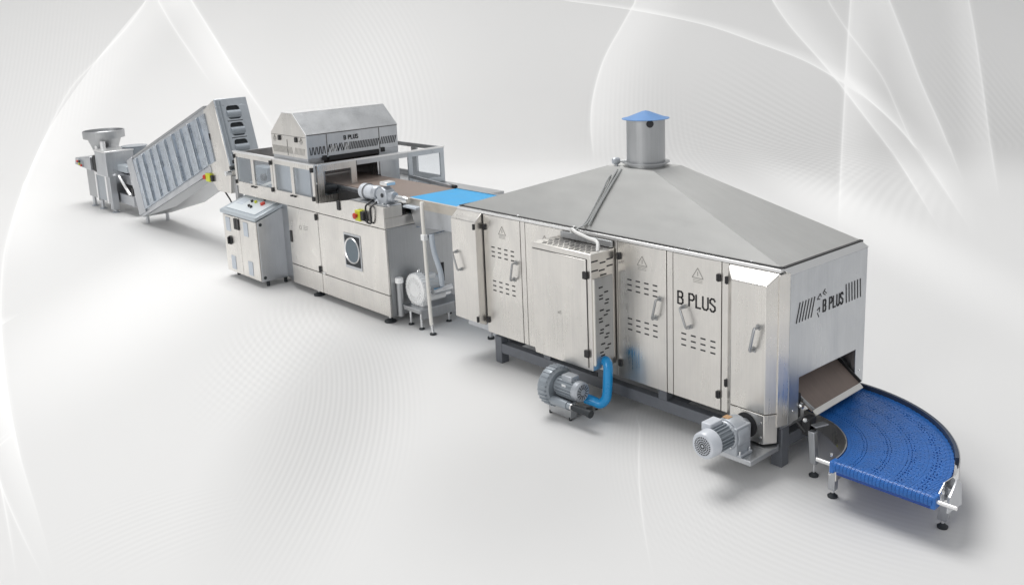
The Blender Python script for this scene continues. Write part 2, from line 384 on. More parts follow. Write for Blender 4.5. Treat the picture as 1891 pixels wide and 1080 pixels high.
#ART0
SWIRLS = [
   (5, 0.1533, 0.9934, [(0.1533, 0.42922), (0.1594, 0.4275), (0.1684, 0.42492), (0.1792, 0.42178), (0.1905, 0.41842), (0.2007, 0.4153), (0.2095, 0.41254), (0.218, 0.40983), (0.2262, 0.40716), (0.2345, 0.40446), (0.243, 0.40168), (0.2519, 0.39882), (0.2609, 0.39591), (0.27, 0.39296), (0.2793, 0.38996), (0.2887, 0.38691), (0.2982, 0.38383), (0.3076, 0.38074), (0.3173, 0.3776), (0.3273, 0.37434), (0.3377, 0.37092), (0.349, 0.36725), (0.3609, 0.36333), (0.3734, 0.35925), (0.3858, 0.35513), (0.398, 0.35111), (0.4092, 0.34737), (0.4198, 0.34385), (0.4303, 0.34039), (0.4412, 0.33676), (0.4535, 0.33269), (0.4675, 0.32806), (0.4827, 0.32297), (0.4991, 0.31748), (0.5166, 0.31167), (0.5347, 0.30563), (0.5538, 0.29937), (0.5739, 0.29277), (0.5953, 0.28577), (0.6181, 0.2783), (0.6424, 0.27028), (0.6682, 0.26177), (0.6955, 0.25271), (0.7251, 0.24285), (0.7578, 0.23187), (0.7925, 0.22029), (0.8144, 0.21416), (0.831, 0.21052), (0.8452, 0.2082), (0.8579, 0.20682), (0.8695, 0.2062), (0.8807, 0.20614), (0.8916, 0.2066), (0.9019, 0.20761), (0.9112, 0.20915), (0.9192, 0.21116), (0.9258, 0.21358), (0.9313, 0.21633), (0.9362, 0.21929), (0.941, 0.22241), (0.9461, 0.22564), (0.9516, 0.22911), (0.9571, 0.23285), (0.9626, 0.23669), (0.9679, 0.24045), (0.9731, 0.24396), (0.9783, 0.24736), (0.9838, 0.25075), (0.989, 0.25392), (0.9934, 0.25662)]) ,
   (4, 0.9136, 0.9929, [(0.9136, 0.30617), (0.9176, 0.30365), (0.9237, 0.29994), (0.9313, 0.29566), (0.9359, 0.29323), (0.9407, 0.29069), (0.9455, 0.28815), (0.9501, 0.28572), (0.9545, 0.2834), (0.9586, 0.28112), (0.9628, 0.27887), (0.9671, 0.27662), (0.9716, 0.27436), (0.9767, 0.2719), (0.9825, 0.26928), (0.9881, 0.26678), (0.9929, 0.26469)]) ,
   (5, 0.8317, 0.9952, [(0.8317, 0.36102), (0.8399, 0.35808), (0.8503, 0.35414), (0.8615, 0.34969), (0.8724, 0.34511), (0.8822, 0.34074), (0.8915, 0.33641), (0.9007, 0.33188), (0.9097, 0.32736), (0.9182, 0.32303), (0.926, 0.31906), (0.9331, 0.31558), (0.9395, 0.31244), (0.9457, 0.30945), (0.952, 0.30641), (0.9587, 0.30317), (0.9664, 0.29937), (0.9749, 0.29518), (0.9832, 0.29114), (0.9903, 0.28773), (0.9952, 0.2854)]) ,
   (4, 0.1543, 0.2534, [(0.1543, 0.42291), (0.1621, 0.42084), (0.1677, 0.41936), (0.1736, 0.41775), (0.1794, 0.41615), (0.1848, 0.4146), (0.1904, 0.41298), (0.1963, 0.41126), (0.2026, 0.40939), (0.2094, 0.40731), (0.2177, 0.40476), (0.2275, 0.4017), (0.2376, 0.39847), (0.2467, 0.39552), (0.2534, 0.39336)]) ,
   (4, 0.1536, 0.2536, [(0.1536, 0.42773), (0.1624, 0.4247), (0.1685, 0.42255), (0.1749, 0.4203), (0.1807, 0.41826), (0.1855, 0.41655), (0.1899, 0.415), (0.1942, 0.41345), (0.1992, 0.41169), (0.2053, 0.40951), (0.2137, 0.4065), (0.2243, 0.40269), (0.2357, 0.39856), (0.2461, 0.39471), (0.2536, 0.3919)]) ,
   (6, 0.486, 0.982, [(0.486, 0.65341), (0.4939, 0.6551), (0.5052, 0.65757), (0.519, 0.66061), (0.5345, 0.66402), (0.5505, 0.66752), (0.5672, 0.67116), (0.5857, 0.6752), (0.6058, 0.67961), (0.6272, 0.68433), (0.6494, 0.68929), (0.6727, 0.69459), (0.6978, 0.70036), (0.7243, 0.7065), (0.7518, 0.71288), (0.7798, 0.71934), (0.8005, 0.7234), (0.8139, 0.72508), (0.8246, 0.72577), (0.8338, 0.7258), (0.8421, 0.7253), (0.8498, 0.72433), (0.8569, 0.72297), (0.8636, 0.72128), (0.8698, 0.71926), (0.8757, 0.71695), (0.8813, 0.71431), (0.8866, 0.71136), (0.8917, 0.70818), (0.8965, 0.70485), (0.9011, 0.70147), (0.9054, 0.69816), (0.9094, 0.69487), (0.917, 0.68776), (0.9241, 0.67905), (0.9308, 0.6689), (0.9376, 0.6575), (0.9449, 0.6454), (0.9523, 0.63169), (0.9594, 0.61427), (0.9663, 0.59298), (0.9724, 0.57098), (0.9777, 0.54717), (0.982, 0.52499)]) ,
   (5, 0.4885, 0.9738, [(0.4885, 0.64396), (0.4978, 0.64582), (0.5113, 0.64853), (0.5281, 0.65194), (0.5474, 0.65587), (0.5681, 0.66012), (0.591, 0.66485), (0.6175, 0.6704), (0.6474, 0.6767), (0.6803, 0.68367), (0.7156, 0.69114), (0.7533, 0.69908), (0.7922, 0.70706), (0.8156, 0.71), (0.833, 0.71075), (0.848, 0.71042), (0.8618, 0.70932), (0.8749, 0.70756), (0.8871, 0.70522), (0.8984, 0.70243), (0.9087, 0.69929), (0.9183, 0.69572), (0.9275, 0.69173), (0.9361, 0.6876), (0.944, 0.68362), (0.951, 0.68009), (0.9576, 0.67702), (0.9638, 0.67427), (0.9693, 0.67189), (0.9738, 0.66994)]) ,
   (5, 0.4974, 0.9744, [(0.4974, 0.6092), (0.5209, 0.61454), (0.5575, 0.62301), (0.6057, 0.63447), (0.6632, 0.64854), (0.7249, 0.66412), (0.7902, 0.68115), (0.8266, 0.69078), (0.8504, 0.69694), (0.8691, 0.7016), (0.8844, 0.70521), (0.8969, 0.708), (0.9075, 0.71024), (0.9169, 0.71212), (0.9257, 0.7138), (0.9344, 0.71538), (0.9436, 0.71699), (0.9531, 0.71854), (0.9619, 0.71988), (0.9693, 0.72091), (0.9744, 0.72158)]) ,
   (4, 0.7347, 0.9717, [(0.7347, 0.70808), (0.7458, 0.71078), (0.7617, 0.71467), (0.7815, 0.71955), (0.7982, 0.72336), (0.8102, 0.72569), (0.8199, 0.72741), (0.8288, 0.72882), (0.8372, 0.73002), (0.8455, 0.73101), (0.854, 0.73177), (0.8631, 0.73238), (0.8724, 0.73281), (0.8816, 0.73293), (0.8902, 0.73265), (0.8979, 0.73193), (0.9049, 0.73071), (0.9115, 0.72907), (0.9178, 0.72719), (0.9235, 0.72524), (0.9288, 0.7234), (0.9334, 0.72175), (0.941, 0.71867), (0.9492, 0.71542), (0.9545, 0.7134), (0.9606, 0.7111), (0.9666, 0.70876), (0.9717, 0.70668)]) ,
   (5, 0.6105, 0.9732, [(0.6105, 0.69), (0.6373, 0.69736), (0.6793, 0.70909), (0.7343, 0.72484), (0.7952, 0.74246), (0.8247, 0.74926), (0.8432, 0.75225), (0.8582, 0.75386), (0.8711, 0.75466), (0.8827, 0.75499), (0.8933, 0.75503), (0.9033, 0.75492), (0.9125, 0.75468), (0.9211, 0.75428), (0.9294, 0.7537), (0.9373, 0.75287), (0.9456, 0.75172), (0.9541, 0.75028), (0.962, 0.74872), (0.9686, 0.74726), (0.9732, 0.74616)]) ,
   (5, 0.5603, 0.9669, [(0.5603, 0.68716), (0.5827, 0.69432), (0.617, 0.70548), (0.6617, 0.72036), (0.7145, 0.73838), (0.771, 0.75823), (0.812, 0.77248), (0.8357, 0.77987), (0.8544, 0.78512), (0.8704, 0.78911), (0.8845, 0.79215), (0.8974, 0.79452), (0.9096, 0.79637), (0.9208, 0.79773), (0.9309, 0.79866), (0.9398, 0.79921), (0.9478, 0.79945), (0.9551, 0.79945), (0.9616, 0.79929), (0.9669, 0.79905)]) ,
   (4, 0.767, 0.9784, [(0.767, 0.54015), (0.7875, 0.54108), (0.8067, 0.54178), (0.8229, 0.54224), (0.8366, 0.54262), (0.8478, 0.54306), (0.8571, 0.5436), (0.8656, 0.5442), (0.8737, 0.54493), (0.8816, 0.54585), (0.8894, 0.54701), (0.8974, 0.54844), (0.9054, 0.55009), (0.9133, 0.55196), (0.9209, 0.55402), (0.928, 0.55626), (0.9348, 0.55882), (0.9414, 0.56169), (0.9477, 0.5647), (0.9536, 0.56766), (0.9591, 0.57035), (0.9644, 0.57293), (0.9696, 0.57552), (0.9744, 0.57791), (0.9784, 0.57993)]) ,
   (3, 0.1402, 0.2503, [(0.1402, 0.5167), (0.1446, 0.51674), (0.1509, 0.51681), (0.1584, 0.5169), (0.1664, 0.51702), (0.174, 0.51718), (0.1812, 0.51738), (0.1885, 0.51761), (0.196, 0.51789), (0.2036, 0.51822), (0.2112, 0.5186), (0.2194, 0.51909), (0.2283, 0.51969), (0.237, 0.52034), (0.2447, 0.52093), (0.2503, 0.52135)]) ,
]
KW = [(0.1515, 0.032), (0.1611, 0.03296), (0.171, 0.03399), (0.1814, 0.03508), (0.1923, 0.03625), (0.2037, 0.0375), (0.2156, 0.03883), (0.2282, 0.04027), (0.2415, 0.04181), (0.2556, 0.04348), (0.2705, 0.04529), (0.2864, 0.04725), (0.3034, 0.0494), (0.3217, 0.05175), (0.3413, 0.05433), (0.3626, 0.05719), (0.3857, 0.06037), (0.411, 0.06392), (0.4387, 0.06793), (0.4694, 0.07247), (0.5036, 0.07768), (0.5419, 0.0837), (0.5854, 0.09075), (0.6353, 0.09911), (0.6931, 0.1092), (0.7613, 0.12163), (0.8166, 0.12766), (0.8456, 0.13161), (0.8683, 0.13458), (0.8879, 0.1369), (0.9056, 0.13874), (0.9219, 0.14019), (0.9373, 0.1413), (0.9519, 0.14213), (0.9659, 0.14269), (0.9794, 0.14301), (0.9925, 0.14311)]
VEILS = [
   (114, 1, 0.4535, 0.9964, [(0.4535, 0.33269), (0.48, 0.32424), (0.5224, 0.31034), (0.5783, 0.29173), (0.6424, 0.27028), (0.7158, 0.24575), (0.8008, 0.21731), (0.8417, 0.20827), (0.8695, 0.2062), (0.8923, 0.20792), (0.9123, 0.21238), (0.9302, 0.21858), (0.9461, 0.22564), (0.9613, 0.23393), (0.9759, 0.24337), (0.9881, 0.25222), (0.9964, 0.25859)]) ,
   (79, -1, 0.8822, 0.9952, [(0.8822, 0.34074), (0.891, 0.33657), (0.9029, 0.33071), (0.9153, 0.32448), (0.926, 0.31906), (0.9347, 0.31477), (0.9426, 0.31094), (0.9504, 0.30719), (0.9587, 0.30317), (0.9685, 0.29834), (0.9792, 0.29311), (0.9887, 0.2885), (0.9952, 0.2854)]) ,
   (56, -1, 0.1533, 0.398, [(0.1533, 0.42922), (0.1615, 0.42692), (0.1737, 0.4234), (0.1877, 0.41926), (0.2007, 0.4153), (0.2117, 0.41186), (0.2221, 0.40849), (0.2324, 0.40514), (0.243, 0.40168), (0.2542, 0.3981), (0.2655, 0.39445), (0.277, 0.39072), (0.2887, 0.38691), (0.3005, 0.38306), (0.3124, 0.37918), (0.3247, 0.37517), (0.3377, 0.37092), (0.3529, 0.36598), (0.3699, 0.36041), (0.3861, 0.35508), (0.398, 0.35111)]) ,
   (46, 1, 0.486, 0.9815, [(0.486, 0.65341), (0.4948, 0.65532), (0.5073, 0.6581), (0.5251, 0.66202), (0.5505, 0.66752), (0.5889, 0.67597), (0.6427, 0.68812), (0.7087, 0.70321), (0.7798, 0.71934), (0.821, 0.72497), (0.8448, 0.72398), (0.8625, 0.72082), (0.8757, 0.71695), (0.8848, 0.71309), (0.891, 0.7093), (0.896, 0.70549), (0.9011, 0.70147), (0.9064, 0.69734), (0.9113, 0.69319), (0.916, 0.68872), (0.9206, 0.68363), (0.925, 0.67785), (0.9291, 0.67156), (0.9333, 0.66477), (0.9376, 0.6575), (0.9421, 0.65001), (0.9468, 0.6422), (0.9514, 0.63356), (0.9559, 0.62358), (0.9603, 0.61176), (0.9646, 0.5985), (0.9687, 0.58463), (0.9757, 0.55646), (0.9815, 0.52732)]) ,
   (78, 1, 0.4974, 0.9744, [(0.4974, 0.6092), (0.5289, 0.61637), (0.5803, 0.62837), (0.6482, 0.64482), (0.7249, 0.66412), (0.8019, 0.68424), (0.8393, 0.6941), (0.8648, 0.70054), (0.8844, 0.70521), (0.8997, 0.7086), (0.9123, 0.71121), (0.9235, 0.71339), (0.9344, 0.71538), (0.946, 0.71739), (0.9576, 0.71924), (0.9676, 0.72069), (0.9744, 0.72158)]) ,
   (58, -1, 0.6105, 0.9732, [(0.6105, 0.69), (0.6464, 0.69989), (0.7053, 0.71649), (0.7822, 0.73882), (0.8247, 0.74926), (0.8472, 0.75275), (0.8649, 0.75434), (0.8799, 0.75494), (0.8933, 0.75503), (0.9056, 0.75488), (0.9169, 0.7545), (0.9273, 0.75386), (0.9373, 0.75287), (0.9477, 0.75138), (0.9581, 0.7495), (0.9671, 0.7476), (0.9732, 0.74616)]) ,
   (59, -1, 0.5603, 0.9707, [(0.5603, 0.68716), (0.5902, 0.69675), (0.6381, 0.71248), (0.7007, 0.73363), (0.771, 0.75823), (0.8187, 0.77463), (0.8455, 0.78269), (0.8666, 0.78821), (0.8845, 0.79215), (0.9005, 0.79503), (0.9153, 0.79711), (0.9285, 0.79846), (0.9398, 0.79921), (0.9497, 0.79947), (0.9585, 0.79938), (0.9657, 0.79911), (0.9707, 0.79884)]) ,
   (66, 1, 0.4885, 0.977, [(0.4885, 0.64396), (0.5213, 0.65046), (0.5758, 0.66154), (0.6454, 0.67612), (0.7156, 0.69114), (0.7741, 0.70364), (0.8103, 0.70973), (0.8303, 0.7108), (0.848, 0.71042), (0.8652, 0.70894), (0.8811, 0.70645), (0.8957, 0.70316), (0.9087, 0.69929), (0.9206, 0.69475), (0.9318, 0.68967), (0.9421, 0.68459), (0.951, 0.68009), (0.9592, 0.6763), (0.9666, 0.67303), (0.9728, 0.67038), (0.977, 0.66846)]) ,
   (124, 1, 0.767, 0.9775, [(0.767, 0.54015), (0.7927, 0.54129), (0.8151, 0.54203), (0.8334, 0.54252), (0.8478, 0.54306), (0.8593, 0.54374), (0.8697, 0.54454), (0.8796, 0.5456), (0.8894, 0.54701), (0.8994, 0.54883), (0.9094, 0.551), (0.919, 0.55349), (0.928, 0.55626), (0.9364, 0.55951), (0.9445, 0.56319), (0.9521, 0.56693), (0.9591, 0.57035), (0.9657, 0.57359), (0.9721, 0.57675), (0.9775, 0.57947)]) ,
]
PATCH = [
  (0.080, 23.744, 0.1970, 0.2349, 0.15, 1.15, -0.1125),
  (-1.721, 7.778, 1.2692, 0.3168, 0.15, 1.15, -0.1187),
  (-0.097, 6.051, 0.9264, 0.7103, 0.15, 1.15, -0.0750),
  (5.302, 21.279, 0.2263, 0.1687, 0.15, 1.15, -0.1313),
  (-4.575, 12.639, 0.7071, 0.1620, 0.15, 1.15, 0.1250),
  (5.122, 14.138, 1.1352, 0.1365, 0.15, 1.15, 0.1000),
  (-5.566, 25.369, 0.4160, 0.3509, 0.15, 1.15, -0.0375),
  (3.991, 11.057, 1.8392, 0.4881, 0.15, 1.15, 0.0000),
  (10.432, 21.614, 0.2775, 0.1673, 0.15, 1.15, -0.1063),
]
RINGS = [
  (-10.581, 23.094, 47.311, -3.725, 24.334, 0.5076, 0.2442, 0.4, 1.1, 0.0200),
  (-11.652, 6.290, 140.182, -1.538, 7.311, 1.4419, 0.3924, 0.4, 1.1, 0.0260),
  (1.885, 11.662, 82.640, -2.541, 9.344, 1.3992, 0.4700, 0.4, 1.1, 0.0180),
  (-23.722, 9.177, 87.799, -2.465, 8.999, 1.4460, 0.5026, 0.4, 1.1, 0.0160),
  (57.235, 17.624, 53.809, 2.941, 21.176, 0.5818, 0.1975, 0.4, 1.1, 0.0160),
  (-1.506, 17.239, 30.797, 5.829, 21.230, 0.4040, 0.2199, 0.4, 1.1, 0.0240),
  (32.557, 1.691, 33.246, 6.012, 17.942, 0.7122, 0.1849, 0.4, 1.1, 0.0180),
  (6.319, 5.958, 196.840, 1.018, 6.326, 1.7057, 0.6283, 0.4, 1.1, 0.0120),
  (3.253, 6.776, 110.141, 1.704, 5.382, 0.9275, 1.3455, 0.4, 1.1, 0.0160),
  (-0.147, 26.004, 58.823, -12.239, 25.808, 0.4680, 0.3958, 0.4, 1.1, 0.0120),
  (-1.350, 4.367, 95.986, -2.545, 5.727, 1.5224, 1.5980, 0.4, 1.1, 0.0140),
  (5.380, 23.190, 39.559, 11.485, 22.414, 0.6230, 0.2283, 0.4, 1.1, 0.0160),
]
#ART1
if not PATCH: PATCH = [(0, -50, 1, 1, 0, 1, 0.0)]
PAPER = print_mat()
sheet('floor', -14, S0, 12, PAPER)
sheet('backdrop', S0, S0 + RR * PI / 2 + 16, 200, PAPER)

# ================================================================ OVEN
def slots(mb, rows, cols, x0, x1, z0, z1, y, w=.045, h=.011):
    for i in range(cols):
        for j in range(rows):
            x = x0 + (x1 - x0) * i / (cols - 1); z = z0 + (z1 - z0) * j / (rows - 1)
            mb.box(x - w / 2, x + w / 2, y - .0015, y + .004, z - h / 2, z + h / 2)
def warn(mb, x, y, z, s):
    T = .006
    A, B, C = V((x, y, z + s)), V((x - s * .5, y, z + s * .25)), V((x + s * .5, y, z + s * .25))
    for a, b in ((A, B), (B, C), (C, A)): mb.obox((a + b) / 2, b - a, V((b - a)).cross(-Y_), Y_, (b - a).length, T, .003)
    mb.box(x - .003, x + .003, y - .0015, y + .0015, z + s * .4, z + s * .72)
    for k in range(3): mb.box(x - s * .42, x + s * .42, y - .0015, y + .0015, z + s * .12 - k * s * .11, z + s * .15 - k * s * .11)

YF = 5.376
ov = thing('tunnel_oven', 'long stainless steel tunnel oven with pyramid hood and round chimney on a dark frame', 'oven', (-5.2, 5.9, 0))
body = MB().box(-6.98, -3.95, 5.392, 6.44, .30, 1.44)
body.box(-3.95, -3.485, 5.392, 6.44, .67, 1.44).box(-3.95, -3.485, 5.392, 5.54, .30, .67).box(-3.95, -3.485, 6.335, 6.44, .30, .67)
body.build('body', STEELC, ov)
MB().box(-3.956, -3.945, 5.54, 6.335, .31, .672).build('outlet_recess', DARK, ov)
rl = MB().box(-7.03, -3.488, 5.362, 5.402, 1.437, 1.462)
rl.build('top_rail', TRIM, ov, bevel=.003)
# doors
def door(x0, x1, name='door', hs=None, sl=True, wr=True, low=True):
    d = MB().box(x0, x1, 5.368, 5.390, .303, 1.433).build(name, STEEL, ov, bevel=.003)
    s = MB()
    if sl: slots(s, 3, 4, x0 + .125, x1 - .11, 1.055, 1.14, 5.368)
    if low: slots(s, 3, 4, x0 + .125 if sl else x0 + .10, x1 - .11 if sl else x1 - .07, .73, .82, 5.368)
    if s.v: s.build('vent_slots', DARK, d, smooth=False)
    if wr:
        w = MB(); warn(w, (x0 + x1) / 2 + .01, 5.3675, 1.25, .10); w.build('etched_warning', ENGR, d, smooth=False)
    return d
MB().box(-6.62, -3.80, 5.3885, 5.3925, .305, 1.432).build('seam_liner', SEAM, ov, smooth=False)
d1 = door(-6.652, -6.150); d2 = door(-6.078, -5.60, sl=False, low=False, wr=True)
d3 = door(-4.985, -4.489); d4 = door(-4.421, -3.981, sl=False)
for x0, x1 in ((-6.143, -6.086), (-5.592, -4.993), (-4.482, -4.428), (-3.974, -3.915)):
    MB().box(x0, x1, 5.370, 5.3905, .303, 1.433).build('mullion', STEEL, ov, bevel=.002)
s = MB()
for z in (1.17, 1.10, 1.03, .62, .56, .50): s.box(-5.80, -5.78, 5.3665, 5.37, z, z + .02)
s.box(-5.80, -5.785, 5.364, 5.37, .83, .97); s.build('vent_slots', DARK, d2, smooth=False)
handle(d1, (-6.21, 5.368, 1.045), (-6.245, 5.368, .885), -Y_, .05, .0095)
handle(d3, (-4.55, 5.368, 1.045), (-4.59, 5.368, .885), -Y_, .05, .0095)
handle(d4, (-4.32, 5.368, 1.03), (-4.26, 5.368, .885), -Y_, .05, .0095)
for d, x in ((d1, -6.635), (d3, -4.965), (d4, -3.998)):
    for z in (1.315, .425): hinge(d, (x, 5.368, z), X_, Z_, -Y_, .036, .052)
for x, z in ((-6.685, 1.325), (-6.685, .44), (-3.925, 1.31), (-3.925, .535)):
    hinge(ov, (x, 5.368 if x > -6 else 5.30, z), X_, Z_, -Y_, .032, .052) if x > -6 else hinge(ov, (x + .012, 5.276, z), X_, Z_, -Y_, .026, .052)
t = MB(); text(t, 'B PLUS', (-4.375, 5.368, 1.048), X_, Z_, -Y_, .094, .0125, gap=.19, wscale=.92); t.build('lettering', BLACK, d4, smooth=False)
# left end cover
c = MB()
c.prism([(-7.03, 5.28, .40), (-7.03, 5.28, 1.365), (-7.03, 5.374, 1.445), (-7.03, 5.374, .36)], (.362, 0, 0))
cl = c.build('end_cover', STEEL, ov, bevel=.006)
handle(cl, (-6.965, 5.28, 1.045), (-6.90, 5.28, .885), -Y_, .05, .0095)
# right end cover (chamfered)
def cover(z0, z1, name, y=5.28, slope=True, m=STEEL):
    P = [(-3.83, y), (-3.545, y), (-3.492, 5.366), (-3.905, 5.366), (-3.905, 5.345)]
    c = MB(); n = len(P)
    vs = [V((x, yy, z0)) for x, yy in P]
    vt = [V((x, yy, z1 + (.085 * (yy - y) / (5.366 - y) if slope else 0))) for x, yy in P]
    c.add(vs + vt, [tuple(range(n)), tuple(range(n, 2 * n))] + [(i, (i + 1) % n, n + (i + 1) % n, n + i) for i in range(n)])
    return c.build(name, m, ov, bevel=.005)
cr = cover(.425, 1.35, 'end_cover')
handle(cr, (-3.60, 5.28, 1.055), (-3.635, 5.28, .885), -Y_, .055, .0105)
cm = cover(.203, .419, 'drive_cover', slope=False, y=5.278)
MB().cyl((-3.69, 5.2765, .312), (-3.69, 5.274, .312), .090, seg=32).build('shaft_opening', DARK, cm)
for z in (.25, .36): MB().lathe([(0, .006), (.008, .004), (.009, 0)], (-3.57, 5.278, z), -Y_, 12).build('screw', CHROME, cm)
# end panel
P = [(5.35, .335), (5.555, .335), (5.555, .648), (6.322, .648), (6.322, .36), (6.445, .36), (6.445, 1.41), (5.43, 1.41), (5.43, .335)]
e1 = MB().prism([(-3.486, y, z) for y, z in [(5.43, .337), (5.557, .337), (5.557, .648), (6.322, .648), (6.322, .36), (6.445, .36), (6.445, 1.418), (5.43, 1.418)]], (.036, 0, 0))
ep = e1.build('end_panel', STEELC, ov, bevel=.003)
MB().prism([(-3.488, 5.352, .325), (-3.452, 5.428, .335), (-3.470, 5.44, .335), (-3.51, 5.362, .325)], (0, 0, 1.10)).build('corner_flange', STEEL, ep, bevel=.003)
MB().prism([(-3.449, 5.43, 1.418), (-3.485, 5.39, 1.460), (-3.51, 5.39, 1.45), (-3.485, 5.43, 1.41)], (0, 1.03, 0)).build('top_flange', TRIM, ep, bevel=.002)
XE = -3.4500
t = MB()
text(t, 'B PLUS', (XE, 5.845, 1.062), Y_, V((0, .0, 1)), X_, .083, .012, gap=.2, wscale=.75)
for i in range(6):
    y = 5.505 + i * .037; t.obox((XE + .001, y + .02, 1.128), V((0, .042, .14)), V((0, .14, -.042)), X_, .15, .009, .003)
for i in range(6):
    y = 6.155 + i * .040; t.obox((XE + .001, y, 1.125), V((0, -.012, .14)), V((0, .14, .012)), X_, .145, .010, .003)
for (a, b) in [((5.765, 1.170), (5.800, 1.205)), ((5.80, 1.205), (5.815, 1.18)), ((5.765, 1.17), (5.80, 1.165)), ((5.835, 1.20), (5.865, 1.225)), ((5.835, 1.20), (5.87, 1.18)),
               ((5.85, 1.212), (5.885, 1.19)), ((5.765, 1.09), (5.80, 1.105)), ((5.77, 1.07), (5.79, 1.035)), ((5.80, 1.105), (5.795, 1.07))]:
    pa = V((XE, *a)); pb = V((XE, *b)); t.obox((pa + pb) / 2, pb - pa, X_.cross(pb - pa), X_, (pb - pa).length, .008, .003)
t.build('lettering', BLACK, ep, smooth=False)
for y, z in ((5.49, .42), (6.385, .47)): MB().lathe([(0, .005), (.008, .003), (.009, 0)], (XE, y, z), X_, 12).build('screw', CHROME, ep)
# discharge chute
A0, A1, B0, B1 = V((-3.585, 5.585, .565)), V((-3.585, 6.30, .545)), V((-3.375, 5.63, .405)), V((-3.395, 6.30, .405))
nn = (B0 - A0).cross(A1 - A0).normalized(); nn = nn if nn.z > 0 else -nn
ch = MB().prism([A0, A1, B1, B0], nn * -.022).build('discharge_chute', BROWN, ov)
MB().bar(A1 + nn * .006, B1 + nn * .006, .012, .03, nn).build('side_strip', BLACK, ch)
MB().bar(A0 + nn * .003, B0 + nn * .003, .012, .02, nn).build('side_strip', STEELD, ch)
MB().prism([B0 + V((.002, 0, 0)), B1 + V((.002, 0, 0)), B1 + V((.03, .0, -.03)), B0 + V((.03, 0, -.03))], nn * -.012).build('transfer_lip', CREAM, ch)
MB().cyl((-3.56, 5.50, .44), (-3.56, 6.34, .44), .03).build('drum_shaft', STEELD, ov)
MB().box(-3.56, -3.455, 5.562, 5.60, .34, .52).build('bearing_bracket', BLACK, ov, bevel=.006)
MB().lathe([(0, .02), (.02, .02), (.024, 0)], (-3.45, 5.585, .43), X_, 16).build('shaft_nut', CHROME, ov)
# frame
fr = MB()
for y in (5.42, 6.34):
    fr.box(-6.60, -3.50, y, y + .08, .105, .20); 0
    for x in (-5.95, -5.28, -4.62): fr.box(x, x + .085, y + .001, y + .079, .20, .2995)
for x in (-6.60, -4.60, -3.60): fr.box(x + .005, x + .08, 5.50, 6.34, .107, .198)
fr.build('frame', FRAME, ov, bevel=.004)
for x in (-6.618, -3.575):
    for y in (5.415, 6.335): MB().box(x, x + .09, y, y + .09, 0.0, .262 if x < -6 else .30).build('leg', FRAME, ov, bevel=.005)
# pyramid hood
hx0, hx1, hy0, hy1 = -7.0, -3.515, 5.405, 6.435
tx0, tx1, ty0, ty1 = -5.40, -4.90, 5.71, 6.06
hv = [(hx0, hy0, 1.468), (hx1, hy0, 1.468), (hx1, hy1, 1.468), (hx0, hy1, 1.468), (tx0, ty0, 1.952), (tx1, ty0, 1.952), (tx1, ty1, 1.952), (tx0, ty1, 1.952),
      (hx0, hy0, 1.455), (hx1, hy0, 1.455), (hx1, hy1, 1.455), (hx0, hy1, 1.455)]
h = MB().add(hv, [(0, 1, 5, 4), (1, 2, 6, 5), (2, 3, 7, 6), (3, 0, 4, 7), (4, 5, 6, 7), (8, 9, 1, 0), (9, 10, 2, 1), (10, 11, 3, 2), (11, 8, 0, 3), (8, 9, 10, 11)])
hood = h.build('hood', STEELH, ov, smooth=False)
MB().box(hx0 - .02, hx0 + .03, hy0 - .02, hy1 + .02, 1.447, 1.472).box(hx0, hx1 + .02, hy0 - .018, hy0 + .01, 1.4625, 1.470).box(hx1 - .01, hx1 + .025, hy0, hy1 + .01, 1.4525, 1.468).build('hood_gasket', BLACK, hood)
for x in (-6.2, -5.5, -4.3, -3.75): MB().lathe([(0, .008), (.008, .005), (.01, 0)], (x, 5.40, 1.47), Z_, 10).build('bolt', CHROME, hood)
chx, chy = -5.14, 5.9
ck = MB().lathe([(.157, -.03), (.158, 0), (.158, .375), (.150, .375), (.150, .0)], (chx, chy, 1.965), Z_, 48).build('chimney', STEELD, ov)
MB().lathe([(.158, .003), (.195, .003), (.195, -.006), (.158, -.006)], (chx, chy, 1.985), Z_, 48).build('chimney_collar', STEELD, ck)
MB().lathe([(0, .062), (.03, .056), (.155, .008), (.194, 0), (.194, -.004), (.155, .002), (.03, .045), (0, .05)], (chx, chy, 2.341), Z_, 6 * 8).build('chimney_cap', CAPB, ck)
vd = (V((0, 0, 0)) - V((chx, chy, 0))); vd.z = 0; vd.normalize(); a0 = math.atan2(vd.y, vd.x) + .22
hd = V((math.cos(a0), math.sin(a0), 0))
hole = MB()
hole.lathe([(0, .0), (.030, .0), (.030, -.012), (0, -.012)], V((chx, chy, 2.308)) + hd * .1595, hd, 24)
hole.build('sight_hole', DARK, ck)
# probe, cables on the hood
pr = MB().cyl((-5.33, 5.76, 1.985), (-5.19, 5.79, 2.0), .009).build('temperature_probe', STEELD, ov)
MB().lathe([(0, .03), (.022, .03), (.03, .018), (.03, -.018), (.022, -.03), (0, -.03)], (-5.335, 5.75, 1.99), V((-.4, -.9, 0)), 20).build('probe_head', ALU, pr)
MB().cyl((-5.33, 5.75, 1.965), (-5.325, 5.75, 1.90), .012).build('gland', ALU, pr)
def onhood(x, z, o=.012):
    k = (z - 1.468) / (1.94 - 1.468); return V((x, hy0 + (ty0 - hy0) * k - o * .8, z + o))
cb = MB()
cb.tube([(-5.325, 5.75, 1.91), onhood(-5.32, 1.86), onhood(-5.335, 1.75), onhood(-5.36, 1.6), onhood(-5.385, 1.50), (-5.42, 5.37, 1.475), (-5.45, 5.32, 1.45)], .007, 8, 5)
cb.tube([(-5.27, 5.70, 1.935), onhood(-5.28, 1.86), onhood(-5.30, 1.75), onhood(-5.33, 1.6), onhood(-5.365, 1.50), (-5.41, 5.375, 1.48), (-5.43, 5.33, 1.45)], .007, 8, 5)
